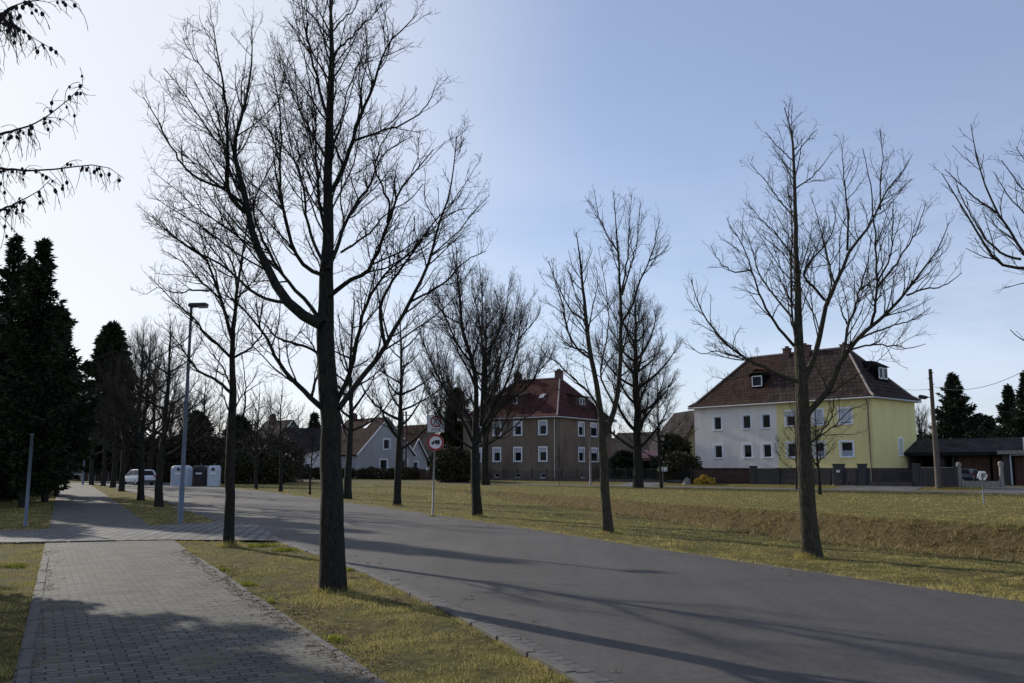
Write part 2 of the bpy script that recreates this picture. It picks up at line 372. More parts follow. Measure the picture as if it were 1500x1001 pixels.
def dup(root, loc, rz=0.0, s=1.0, label=None):
    r = root.copy(); COL.objects.link(r); r.location = loc; r.rotation_euler = (0, 0, rz)
    r.scale = (s, s, s) if not hasattr(s, '__len__') else s
    if label: r['label'] = label
    ORG[r.name] = tuple(loc)
    for ch in list(root.children):
        c = ch.copy(); COL.objects.link(c); c.parent = r
        for g in list(ch.children):
            d = g.copy(); COL.objects.link(d); d.parent = c
    return r
# ------------------------------------------------------------------ layout of ground
Ud = (-0.70, 0.714); Nd = (0.714, 0.70)           # along the far street, and towards its houses
S0 = (34.6, 60.0)
def SQ(s, q, z=0.0): return (S0[0] + Ud[0] * s + Nd[0] * q, S0[1] + Ud[1] * s + Nd[1] * q, z)
def s_at(px, q):
    k = (px - CX) / F
    return (S0[0] + Nd[0] * q - k * (S0[1] + Nd[1] * q)) / (k * Ud[1] - Ud[0])
def smooth(a, b, x):
    t = np.clip((x - a) / (b - a), 0, 1); return t * t * (3 - 2 * t)
def seg_dist(P, line):
    best = np.full(len(P), 1e9)
    for (a, b) in zip(line[:-1], line[1:]):
        a = np.array(a[:2]); b = np.array(b[:2]); d = b - a
        t = np.clip(((P - a) @ d) / (d @ d), 0, 1)
        best = np.minimum(best, np.hypot(*(P - (a + t[:, None] * d)).T))
    return best
def inside(P, poly):
    c = np.zeros(len(P), bool); x, y = P[:, 0], P[:, 1]; n = len(poly)
    for i in range(n):
        x1, y1 = poly[i][:2]; x2, y2 = poly[(i + 1) % n][:2]
        if y1 == y2: continue
        c ^= ((y1 > y) != (y2 > y)) & (x < (x2 - x1) * (y - y1) / (y2 - y1) + x1)
    return c
near_lip = [(14, 8.5, 0)] + [G(*p) for p in ((1500, 824), (1333, 809), (1167, 793), (1000, 769), (850, 746), (760, 735), (700, 725), (620, 717), (550, 712.5))]
far_lip = [(22, 18, 0)] + [G(*p) for p in ((1500, 769), (1333, 760), (1167, 749), (1000, 739), (900, 731), (807, 724), (733, 719.5), (640, 714.5), (555, 711))]
ditch_poly = near_lip + far_lip[::-1]
def gz(P):
    P = np.asarray(P, float)
    z = np.zeros(len(P))
    q = (P[:, 0] - S0[0]) * Nd[0] + (P[:, 1] - S0[1]) * Nd[1]
    z += 0.30 * smooth(4.6, 7.5, q)
    x, y = P[:, 0], P[:, 1]
    und = np.sin(x * 1.9 + np.sin(y * 1.3)) * np.sin(y * 2.3 + 1.1 * np.sin(x * 0.9))
    z += 0.012 * (und - 1.0)
    idx = np.where(inside(P, ditch_poly))[0]
    if len(idx):
        p = P[idx]; d1 = seg_dist(p, near_lip); d2 = seg_dist(p, far_lip); w = d1 + d2
        t = d1 / w; prof = smooth(0, 0.42, t) * (1 - np.clip((t - 0.70) / 0.30, 0, 1) ** 2.2)
        z[idx] -= prof * np.minimum(1.5, w * 0.24) 
        m_ = prof * (0.13 * np.sin(p[:, 0] * 4.1 + 2 * np.sin(p[:, 1] * 1.3)) * np.sin(p[:, 1] * 3.7 + np.sin(p[:, 0] * 2.2)) + 0.07 * np.sin(p[:, 0] * 8.3 + p[:, 1] * 5.1) * np.sin(p[:, 1] * 7.7 - p[:, 0] * 3))
        z[idx] += m_
    return z
def gz1(x, y): return float(gz(np.array([[x, y]]))[0])
def build_ground():
    xs = np.concatenate([[-1800, -900, -450, -220, -120, -80], np.arange(-60, -20, 0.5), np.arange(-20, 32, 0.2), np.arange(32, 60.1, 0.5), [80, 120, 220, 450, 900, 1800]])
    ys = np.concatenate([[-300, -60, -20], np.arange(-6, 12, 0.5), np.arange(12, 60, 0.2), np.arange(60, 130.1, 0.5), [150, 200, 300, 500, 900, 2500]])
    X, Y = np.meshgrid(xs, ys); P = np.stack([X.ravel(), Y.ravel()], 1); z = gz(P)
    V = np.column_stack([P, z]); nx = len(xs); ny = len(ys)
    i = np.arange(nx - 1)[None, :] + np.arange(ny - 1)[:, None] * nx
    Q = np.stack([i, i + 1, i + 1 + nx, i + nx], -1).reshape(-1, 4)
    o = alink('ground', V, Q, 4, M['ground'], smooth=True); tag(o, kind='structure')
build_ground()
def strip(name, Lp, Rp, z, material, th=0.0):
    mb = MB(); n = min(len(Lp), len(Rp))
    for i in range(n - 1):
        mb.face([(Lp[i][0], Lp[i][1], z), (Rp[i][0], Rp[i][1], z), (Rp[i + 1][0], Rp[i + 1][1], z), (Lp[i + 1][0], Lp[i + 1][1], z)])
    if th:
        for e in (Lp, Rp):
            for i in range(n - 1):
                mb.face([(e[i][0], e[i][1], z), (e[i + 1][0], e[i + 1][1], z), (e[i + 1][0], e[i + 1][1], z - th), (e[i][0], e[i][1], z - th)])
    return tag(mb.build(name, material), kind='structure')
def resample(line, n):
    line = np.array([p[:2] for p in line], float); d = np.r_[0, np.cumsum(np.hypot(*np.diff(line, axis=0).T))]
    t = np.linspace(0, d[-1], n); return np.stack([np.interp(t, d, line[:, 0]), np.interp(t, d, line[:, 1])], 1)
def smooth_line(line, n):
    p = resample(line, n)
    for _ in range(6):
        q = p.copy(); q[1:-1] = (p[:-2] + 2 * p[1:-1] + p[2:]) / 4; p = q
    return p
road_L = [(7, -8), (3.6, 0)] + [G(*p) for p in ((882, 1001), (765, 925), (640, 868), (520, 822), (415, 792), (340, 768), (275, 746), (215, 727), (165, 714.5), (140, 709), (120, 705))]
road_R = [(17, -8), (11.5, 3)] + [G(*p) for p in ((1500, 886), (1300, 859), (1000, 812), (850, 787), (700, 764), (550, 742), (400, 722), (320, 714), (262, 709), (215, 705.5), (180, 703.5))]
RL = smooth_line(road_L, 60); RR = smooth_line(road_R, 60)
# pair the edges by distance along
strip('road', RL, RR, 0.012, M['asphalt'])
dL = np.gradient(RL, axis=0); nL = np.stack([-dL[:, 1], dL[:, 0]], 1); nL /= np.linalg.norm(nL, axis=1)[:, None]
KW = 0.30
dR = np.gradient(RR, axis=0); nR = np.stack([-dR[:, 1], dR[:, 0]], 1); nR /= np.linalg.norm(nR, axis=1)[:, None]
strip('road_edge_gravel', RR - nR * 0.02, RR - nR * 0.16, 0.006, M['gravel'])
# thin dark tar line along the middle of the road is a lamp-post shadow in the photo: not built
wl0, wl1 = G(66, 797), G(40, 907); wr0, wr1 = G(257, 795), G(500, 960)
def lerp2(a, b, t): return (a[0] + (b[0] - a[0]) * t, a[1] + (b[1] - a[1]) * t)
def yline(a, b, y):
    t = (y - a[1]) / (b[1] - a[1]); return lerp2(a, b, t)
ys_ = [-6, 2, 8, 14, 20, 30, 45, 60, 80, 98]
SL = [yline(wl0, wl1, y) for y in ys_]; SR = [yline(wr0, wr1, y) for y in ys_]
SLn = resample(SL, 60); SRn = resample(SR, 60)
wd = np.array([wl0[0] - wl1[0], wl0[1] - wl1[1]]); wd /= np.linalg.norm(wd); wn = np.array([wd[1], -wd[0]])   # towards the right
WALK_REAL = math.atan2(-wd[0], wd[1])
rs = random.Random(4)
SRj = SRn + wn * np.array([rs.uniform(-0.03, 0.03) for _ in SRn])[:, None]
strip('pavement', SLn, SRj, 0.014, M['paver'], 0.02)
def stones(name, line, w, ln, z0, h, material, jit=0.004, seed=1):
    mb = MB(); r = random.Random(seed); p = resample(line, int(np.sum(np.hypot(*np.diff(np.array([q[:2] for q in line]), axis=0).T)) / ln) + 1)
    for a, b in zip(p[:-1], p[1:]):
        c = (a + b) / 2; d = b - a
        if c[1] > 40: break
        d = (d[0] + r.uniform(-.02, .02) * ln, d[1])
        mb.box((c[0] + r.uniform(-jit, jit) * 2, c[1], z0), d, ln * 0.975, w, h + r.uniform(-jit, jit), 0.006)
    return mb.build(name, material)
M['edge'] = mat('edge_stone', (0.085, 0.08, 0.072), 0.9, 0.3, 6, bmp=0.5)
M['edge_dark'] = mat('kerb_block', (0.075, 0.07, 0.066), 0.9, 0.35, 6, bmp=0.5)
tag(stones('kerb', RL + nL * 0.08, 0.155, 0.17, -0.03, 0.0445, M['edge_dark'], 0.0015, seed=31), kind='structure')
tag(stones('kerb_edging', RL + nL * 0.215, 0.10, 0.85, -0.03, 0.058, M['edge'], 0.003, seed=32), kind='structure')
tag(stones('pavement_edging', resample([SL[0], SL[1], SL[2], SL[3], yline(wl0, wl1, 17.6)], 30) + wn * 0.07, 0.10, 0.9, -0.02, 0.045, M['edge'], seed=3), kind='structure')
tag(stones('pavement_border', resample([SR[0], SR[1], SR[2], SR[3], yline(wr0, wr1, 17.6)], 30) - wn * 0.02, 0.07, 0.9, -0.03, 0.05, M['edge'], 0.006, seed=5), kind='structure')
# paved drive crossing
drv_far = [(-24, 24.6), G(0, 779), G(217, 771.5), G(325, 765), G(372, 768)]
drv_near = [(-24, 20.4), G(0, 797.5), G(233, 792.5), G(330, 793), G(415, 794)]
mb = MB(); a_ = resample(drv_far, 20); b_ = resample(drv_near, 20)
for i in range(19): mb.face([(*b_[i], 0.03), (*b_[i + 1], 0.03), (*a_[i + 1], 0.03), (*a_[i], 0.03)])
tag(mb.build('drive_crossing', M['paver_light']), kind='structure')
tag(stones('drive_edging', b_[:16], 0.08, 1.0, -0.02, 0.062, M['edge'], 0.002, seed=6), kind='structure')
# far street, its driveways, the cross street at the end
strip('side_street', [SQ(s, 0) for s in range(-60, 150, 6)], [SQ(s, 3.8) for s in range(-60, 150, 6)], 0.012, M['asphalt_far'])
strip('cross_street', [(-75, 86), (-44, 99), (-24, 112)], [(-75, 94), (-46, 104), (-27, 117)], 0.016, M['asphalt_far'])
def drive(px0, px1, nm='driveway'):
    mb = MB()
    for q0, q1 in ((3.8, 4.8), (4.8, 5.5), (5.5, 6.2), (6.2, 6.9), (6.9, 7.6), (7.6, 9.4)):
        P = [SQ(s_at(px0, 5), q0), SQ(s_at(px1, 5), q0), SQ(s_at(px1, 5), q1), SQ(s_at(px0, 5), q1)]
        mb.face([(p[0], p[1], gz1(p[0], p[1]) + 0.02) for p in P])
    tag(mb.build(nm, M['asphalt_far']), kind='structure')
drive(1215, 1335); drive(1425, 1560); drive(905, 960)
# ------------------------------------------------------------------ grass
def blades(name, regions, material, seed, label, cat=None, parent=None):
    """regions: list of (candidate points Nx2, height, width)"""
    rng = np.random.default_rng(seed); VV = []
    for P, h, w, lean in regions:
        n = len(P)
        if n == 0: continue
        z = gz(P) - 0.01
        az = rng.uniform(0, 2 * np.pi, n); hh = h * rng.uniform(0.4, 1.3, n) * (0.75 + 0.55 * np.sin(P[:, 0] * 5.1 + 2 * np.sin(P[:, 1] * 3.7)) * np.sin(P[:, 1] * 4.3 + 1.5 * np.sin(P[:, 0] * 2.9))); ww = w * rng.uniform(0.6, 1.3, n)
        la = rng.uniform(0, 2 * np.pi, n); lm = hh * rng.uniform(0.1, lean, n)
        base = np.column_stack([P, z]); side = np.column_stack([np.cos(az), np.sin(az), np.zeros(n)]) * (ww / 2)[:, None]
        tip = base + np.column_stack([np.cos(la) * lm, np.sin(la) * lm, hh])
        VV.append(np.stack([base - side, base + side, tip], 1))
    V = np.concatenate(VV).reshape(-1, 3); Q = np.arange(len(V)).reshape(-1, 3)
    return tag(alink(name, V, Q, 3, material), label, cat, kind='stuff')
rng0 = np.random.default_rng(11)
def scatter_view(n, ymin, ymax, pw=1.0, xl=-0.62, xr=0.62):
    u = rng0.uniform(0, 1, n); y = ymin * (ymax / ymin) ** (u ** pw)
    x = y * rng0.uniform(xl, xr, n); return np.column_stack([x, y])
walk_poly = [tuple(p) for p in (SLn - wn * 0.0)] + [tuple(p) for p in (SRn + wn * 0.03)[::-1]]
road_poly = [tuple(p) for p in (RL + nL * (KW - 0.02))] + [tuple(p) for p in (RR - nR * 0.07)[::-1]]
drv_poly = [tuple(p) for p in a_] + [tuple(p) for p in b_[::-1]]
st_poly = [SQ(-60, -0.05)[:2], SQ(144, -0.05)[:2], SQ(144, 3.85)[:2], SQ(-60, 3.85)[:2]]
def on_grass(P):
    return ~(inside(P, walk_poly) | inside(P, road_poly) | inside(P, drv_poly) | inside(P, st_poly))
reg = []
for lo, hi, n, h, w in ((6, 11, 190000, 0.042, 0.007), (11, 20, 190000, 0.048, 0.011), (20, 45, 150000, 0.058, 0.024), (45, 95, 60000, 0.065, 0.055)):
    P = scatter_view(n, lo, hi); P = P[on_grass(P)]
    if hi <= 45:
        c = np.sin(P[:, 0] * 2.6 + 2 * np.sin(P[:, 1] * 1.1)) + np.sin(P[:, 1] * 3.1 + 1.7 * np.sin(P[:, 0] * 1.9))
        P = P[rng0.uniform(-1.9, 1.0, len(P)) < c]
    P = P[~inside(P, ditch_poly)]
    reg.append((P, h, w, 1.4))
def along(line, off0, off1, n, ymax=60):
    l = resample(line, 900); i = rng0.integers(0, 898, n); d = l[i + 1] - l[i]; d /= np.linalg.norm(d, axis=1)[:, None]
    q = l[i] + (l[i + 1] - l[i]) * rng0.uniform(0, 1, n)[:, None] + np.stack([-d[:, 1], d[:, 0]], 1) * rng0.uniform(off0, off1, n)[:, None] * (0.5 + 0.5 * np.sin(i * 0.9 + 2 * np.sin(i * .23)))[:, None]
    return q[(q[:, 1] > 5) & (q[:, 1] < ymax)]
reg.append((along(RR, -.20, .06, 34000), .085, .016, 1.6)); reg.append((along(RL + nL * KW, -.05, .14, 26000, 34), .06, .009, 1.6))
reg.append((along(SRn, -.16, .05, 22000, 30), .05, .008, 1.6)); reg.append((along(SLn, -.05, .16, 14000, 30), .05, .008, 1.6))
for bx_, by_, rr_, nn in ((487, 866, .30, 900), (335, 801, .26, 700), (1190, 816, .34, 1800), (891, 781, .32, 1200), (700, 757, .4, 900), (582, 741, .4, 700), (264, 766, .16, 400), (633.5, 757, .15, 300)):
    g_ = G(bx_, by_); a_r = rng0.uniform(0, 6.283, nn); r_r = rr_ * rng0.uniform(.35, 1, nn)
    reg.append((np.column_stack([g_[0] + r_r * np.cos(a_r), g_[1] + r_r * np.sin(a_r)]), .13, .012, 1.1))
blades('grass', reg, M['blade'], 5, 'short mown winter grass, olive and straw coloured')
reg = []
dp = np.array([p[:2] for p in ditch_poly]); lo = dp.min(0); hi = dp.max(0)
P = np.column_stack([rng0.uniform(lo[0], hi[0], 1500000), rng0.uniform(lo[1], hi[1], 1500000)])
keep = rng0.uniform(0, 1, len(P)) < np.clip((26 / np.maximum(P[:, 1], 12)) ** 1.2, 0.12, 1)
P = P[keep]; P = P[inside(P, ditch_poly)]
cl = np.sin(P[:, 0] * 3.3 + 2 * np.sin(P[:, 1] * 2.1)) * np.sin(P[:, 1] * 2.7)
c2 = np.sin(P[:, 0] * 9.1 + 2.5 * np.sin(P[:, 1] * 4.3)) * np.sin(P[:, 1] * 8.3 + 2 * np.sin(P[:, 0] * 3.9)) + 0.6 * cl
reg.append((P[c2 > 0.1], 0.20, 0.03, 2.0)); reg.append((P[(c2 <= 0.1)][::3], 0.09, 0.024, 1.8))
blades('dry_grass', reg, M['straw'], 6, 'brown and straw coloured matted growth in the ditch')
# moss cushions and fallen leaves beside the pavement
def patches(name, spots, n, material, label, flat=0.02, size=0.02, seed=3, free=False):
    rng = np.random.default_rng(seed); VV = []
    for (x, y, r) in spots:
        k = int(n * r * r); a = rng.uniform(0, 2 * np.pi, k); rr = r * np.sqrt(rng.uniform(0, 1, k)) * (0.7 + 0.3 * np.sin(3 * a + x))
        P = np.column_stack([x + rr * np.cos(a), y + rr * np.sin(a)]); P = P if free else P[on_grass(P)]; k = len(P)
        if not k: continue
        z = (gz(P) if not free else np.full(k, 0.018)) + rng.uniform(0.002, flat, k); c = np.column_stack([P, z])
        d1 = rng.normal(size=(k, 3)); d1[:, 2] *= 0.35; d1 /= np.linalg.norm(d1, axis=1)[:, None]
        d2 = np.cross(d1, rng.normal(size=(k, 3))); d2[:, 2] *= .5; d2 /= np.linalg.norm(d2, axis=1)[:, None]
        s = size * rng.uniform(.5, 1.4, k)[:, None]
        VV.append(np.stack([c - d1 * s, c - d2 * s * .6, c + d1 * s, c + d2 * s * .6], 1))
    V = np.concatenate(VV).reshape(-1, 3)
    return tag(alink(name, V, np.arange(len(V)).reshape(-1, 4), 4, material), label, kind='stuff')
rp = random.Random(8)
spots = []
for px, py, r in ((325, 836, .16), (362, 857, .14), (545, 832, .22), (575, 845, .2), (600, 860, .2), (560, 838, .2), (395, 883, .1), (490, 938, .12), (515, 835, .16), (420, 806, .3), (380, 800, .3), (640, 880, .12), (20, 830, .25)):
    g = G(px, py); spots.append((g[0], g[1], r))
patches('moss_patch', [(a, b, r * 1.35) for a, b, r in spots], 9000, M['moss'], 'bright yellow-green moss in the verge', 0.05, 0.015)
lsp = []
for i in range(60):
    y = rp.uniform(6, 16); w = yline(wr0, wr1, y); lsp.append((w[0] + rp.uniform(0.05, 0.5), y, rp.uniform(.15, .35)))
for i in range(25, 42):
    pass
for k in range(8, 22):
    lsp.append((RL[k][0] + nL[k][0] * 0.5, RL[k][1] + nL[k][1] * 0.5, 0.35))
gsp = []
for i in range(420):
    y = rp.uniform(6, 19) ; w = yline(wr0, wr1, y); o_ = -abs(rp.gauss(0, .16)); gsp.append((w[0] + o_, y, .07))
for i in range(160):
    y = rp.uniform(6, 19); w = yline(wl0, wl1, y); gsp.append((w[0] + abs(rp.gauss(.12, .12)), y, .06))
for i in range(320):
    k = rp.randint(4, 44); o_ = -abs(rp.gauss(0.05, .14)); gsp.append((RL[k][0] + nL[k][0] * o_ + rp.uniform(-.5, .5) * dL[k][0], RL[k][1] + nL[k][1] * o_ + rp.uniform(-.5, .5) * dL[k][1], .08))
for i in range(320):
    k = rp.randint(4, 44); o_ = abs(rp.gauss(0.05, .16)); gsp.append((RR[k][0] + nR[k][0] * o_ + rp.uniform(-.5, .5) * dR[k][0], RR[k][1] + nR[k][1] * o_ + rp.uniform(-.5, .5) * dR[k][1], .08))
patches('grit', gsp, 2600, M['litter'], 'grit and leaf crumbs along the edges of road and pavement', 0.004, 0.009, 12, True)
patches('leaf_litter', lsp, 420, M['litter'], 'small dry leaves along the pavement and kerb', 0.03, 0.013, 9)
# ------------------------------------------------------------------ trees
def tubes(pts, rad, S):
    Nn, K, _ = pts.shape
    t = np.gradient(pts, axis=1); t /= np.linalg.norm(t, axis=2, keepdims=True) + 1e-9
    ov = pts[:, -1] - pts[:, 0]; ax = np.argmin(np.abs(ov), axis=1); ref = np.eye(3)[ax][:, None, :]
    u = np.cross(t, ref); u /= np.linalg.norm(u, axis=2, keepdims=True) + 1e-9; v = np.cross(t, u)
    an = np.arange(S) * 2 * np.pi / S
    V = pts[:, :, None, :] + rad[:, :, None, None] * (u[:, :, None, :] * np.cos(an)[None, None, :, None] + v[:, :, None, :] * np.sin(an)[None, None, :, None])
    V = V.reshape(-1, 3); base = (np.arange(Nn) * K * S)[:, None, None] + (np.arange(K - 1) * S)[None, :, None]
    k = np.arange(S)[None, None, :]; k2 = (k + 1) % S
    Q = np.stack([base + k, base + k2, base + S + k2, base + S + k], -1).reshape(-1, 4)
    return V, Q
def spawn(P, Rr, spacing, lenf, ang, up, K, rng, t0=0.12, rmax=0.5, rcap=0.02, rend=0.0015, wig=0.25, out=0.0, cen=None):
    seg = np.linalg.norm(np.diff(P, axis=1), axis=2); Ln = seg.sum(1); Kp = P.shape[1]
    cnt = np.maximum(1, (Ln / spacing * rng.uniform(0.8, 1.2, len(Ln)))).astype(int)
    idx = np.repeat(np.arange(len(P)), cnt); n = len(idx)
    t = t0 + (1 - t0) * rng.uniform(0, 1, n) ** 0.85
    f = t * (Kp - 1); i0 = np.minimum(f.astype(int), Kp - 2); fr = (f - i0)[:, None]
    p = P[idx, i0] * (1 - fr) + P[idx, i0 + 1] * fr; T = P[idx, i0 + 1] - P[idx, i0]; T /= np.linalg.norm(T, axis=1)[:, None] + 1e-9
    r = Rr[idx, i0] * (1 - fr[:, 0]) + Rr[idx, i0 + 1] * fr[:, 0]
    rd = rng.normal(size=(n, 3))
    if cen is not None: rd[:, :2] += out * (p[:, :2] - cen) / (np.linalg.norm(p[:, :2] - cen, axis=1)[:, None] + 0.3)
    pr = rd - (rd * T).sum(1)[:, None] * T; pr /= np.linalg.norm(pr, axis=1)[:, None] + 1e-9
    a = np.radians(rng.uniform(ang[0], ang[1], n))[:, None]
    d = np.cos(a) * T + np.sin(a) * pr; d[:, 2] += up; d /= np.linalg.norm(d, axis=1)[:, None]
    ln = lenf(Ln[idx], t, rng, n)
    r0 = np.minimum(np.minimum(r * rmax, rcap), 0.012 * ln + 0.0035)
    pts = np.empty((n, K, 3)); pts[:, 0] = p; st = (ln / (K - 1))[:, None]
    for k in range(1, K):
        d = d + rng.normal(size=(n, 3)) * wig; d[:, 2] += up * 0.35; d /= np.linalg.norm(d, axis=1)[:, None]
        pts[:, k] = pts[:, k - 1] + d * st
    rad = r0[:, None] + (np.minimum(rend, r0 * .7) - r0)[:, None] * np.linspace(0, 1, K)[None, :]
    return pts, rad
def rs3(line, K, jit, rng, L0=None):
    line = np.array(line, float); d = np.r_[0, np.cumsum(np.linalg.norm(np.diff(line, axis=0), axis=1))]
    t = np.linspace(0, d[-1], K)
    p = np.stack([np.interp(t, d, line[:, k]) for k in range(3)], 1)
    q = p.copy(); q[1:-1] = (p[:-2] + 2 * p[1:-1] + p[2:]) / 4; p = q
    w = np.sin(np.linspace(0, np.pi, K))[:, None]
    return p + rng.normal(size=p.shape) * jit * w
def crown_levels(P0, R0, rng, dens, fat, cen, l1=(0.4, 0.35), upv=0.25, lv3=True, spread=(28, 58)):
    f1 = lambda Ln, t, g, n: np.clip((l1[0] * Ln * (1 - t) + l1[1]) * g.uniform(0.45, 1.25, n), 0.2, 2.6)
    P1, R1 = spawn(P0, R0, 0.21 / dens, f1, spread, upv, 8, rng, 0.14, 0.55, 0.015, 0.0026 * fat, 0.12, 0.8, cen)
    f2 = lambda Ln, t, g, n: np.clip((0.36 * Ln * (1 - t * .6) + 0.08) * g.uniform(0.5, 1.3, n), 0.10, 0.9)
    P2, R2 = spawn(P1, R1, 0.125 / dens, f2, (30, 62), upv * .6, 5, rng, 0.12, 0.6, 0.0055, 0.0020 * fat, 0.17)
    out = [(P1, R1, 4), (P2, np.maximum(R2, 0.0016 * fat), 3)]
    if lv3:
        f3 = lambda Ln, t, g, n: g.uniform(0.04, 0.17, n)
        P3, R3 = spawn(P2, R2, 0.105 / dens, f3, (35, 75), upv * .4, 3, rng, 0.15, 0.8, 0.004, 0.0015 * fat, 0.22)
        out.append((P3, np.maximum(R3, 0.0013 * fat), 3))
    return out
def trunk_tube(line, rad, rng, S=16, K=22):
    p = rs3(line, K, 0.012, rng); d = np.linspace(0, 1, len(rad)); r = np.interp(np.linspace(0, 1, K), d, rad)
    V, Q = tubes(p[None], r[None], S)
    V = V.reshape(K, S, 3); c = p[:, None, :]
    rel = V - c; an = np.arange(S) * 2 * np.pi / S
    ph = rng.uniform(0, 6, 3)
    lump = 1 + 0.05 * np.sin(3 * an[None, :] + ph[0] + np.linspace(0, 5, K)[:, None]) + 0.035 * rng.normal(size=(K, S))
    fl = np.exp(-(p[:, 2] - p[0, 2]) / 0.16)[:, None] * (0.12 + 0.12 * np.sin(5 * an[None, :] + ph[1]))
    V = c + rel * (lump + np.maximum(fl, 0))[:, :, None]
    return V.reshape(-1, 3), Q
def make_tree(name, label, base, leader, lead_r, limbs, seed, dens=1.0, fat=1.0, bark='bark', twig='twig', group='bare avenue trees', l1=(0.4, 0.35), upv=0.25, lv3=True, parent_scale=None, lead_from=0.3):
    """leader: 3D polyline from the ground, lead_r radii at its points; limbs: list of (3D polyline, r0, r1)"""
    rng = np.random.default_rng(seed)
    leader = [np.array(p, float) for p in leader]; leader[0] = leader[0].copy(); leader[0][2] -= 0.05
    root = thing(name, label, 'tree', (base[0], base[1], base[2]), group)
    VV, QQ = [], []; off = 0
    V, Q = trunk_tube(leader, lead_r, rng); VV.append(V); QQ.append(Q); off += len(V)
    P0, R0 = [], []
    K = 18
    for ln, r0, r1 in limbs:
        p = rs3(ln, K, 0.011, rng); P0.append(p); R0.append(r0 + (r1 * 1.3 - r0) * np.linspace(0, 1, K) ** 0.95)
    P0 = np.array(P0); R0 = np.array(R0)
    V, Q = tubes(P0, R0, 8); VV.append(V); QQ.append(Q + off)
    alink('trunk', np.concatenate(VV), np.concatenate(QQ), 4, M[bark], root, smooth=True)
    # growth also on the upper leader
    lp = rs3(leader, 40, 0, rng); lr = np.interp(np.linspace(0, 1, 40), np.linspace(0, 1, len(lead_r)), lead_r)
    k0 = int(40 * lead_from); up = lp[k0:]; ur = lr[k0:]
    ii = np.linspace(0, len(up) - 1, K); j = ii.astype(int); j2 = np.minimum(j + 1, len(up) - 1); fr = (ii - j)[:, None]
    PL = up[j] * (1 - fr) + up[j2] * fr; RLd = ur[j] * (1 - fr[:, 0]) + ur[j2] * fr[:, 0]
    P0 = np.concatenate([P0, PL[None]]); R0 = np.concatenate([R0, RLd[None]])
    VV, QQ = [], []; off = 0
    for P, Rr, S in crown_levels(P0, R0, rng, dens, fat, np.array(base[:2]), l1, upv, lv3):
        V, Q = tubes(P, Rr, S); VV.append(V); QQ.append(Q + off); off += len(V)
    alink('crown', np.concatenate(VV), np.concatenate(QQ), 4, M[twig], root)
    return root
def px_r(wpx, Y): return wpx / 2 / F * Y
def traced(name, label, bpx, trunk, limbs, seed, scale_r=1.0, zb=0.0, **kw):
    """trunk: [(px,py,width_px)...] from the ground; limbs: ([(px,py)...], w0_px, depth_slope)"""
    b = G(bpx[0], bpx[1], zb); Y = b[1]; rr = random.Random(seed)
    leader = [b] + [D(x, y, Y + 0.05 * i * rr.uniform(-.5, 1)) for i, (x, y, w) in enumerate(trunk[1:], 1)]
    lr = [px_r(w, Y) * scale_r for x, y, w in trunk]
    LB = []; placed = {}
    for pts, w0, sl in limbs:
        # start depth: that of the nearest already placed limb point
        s = pts[0]; bestd = 1e9; y0 = Y
        for (qx, qy), qY in placed.items():
            dd = math.hypot(qx - s[0], qy - s[1])
            if dd < bestd: bestd, y0 = dd, qY
        tr = min(math.hypot(x - s[0], (y - s[1]) * .35) for x, y, w in trunk)
        if bestd > 30 or tr < 6: y0 = Y
        acc = 0; out = []
        for i, p in enumerate(pts):
            if i: acc += math.hypot(p[0] - pts[i - 1][0], p[1] - pts[i - 1][1]) / F * Y
            yy = y0 + sl * acc * (1 - 0.03 * acc)
            out.append(D(p[0], p[1], yy))
            if i: 
                for f_ in (0.5, 1.0):
                    placed[(pts[i - 1][0] * (1 - f_) + p[0] * f_, pts[i - 1][1] * (1 - f_) + p[1] * f_)] = yy
        LB.append((out, px_r(w0, Y), 0.0045))
    return make_tree(name, label, b, leader, lr, LB, seed, **kw)
def cr(ox, oy, sc_, *pts): return [(ox + x / sc_, oy + y / sc_) for x, y in pts]
A1 = lambda *p: cr(200, 0, 2.0019, *p)
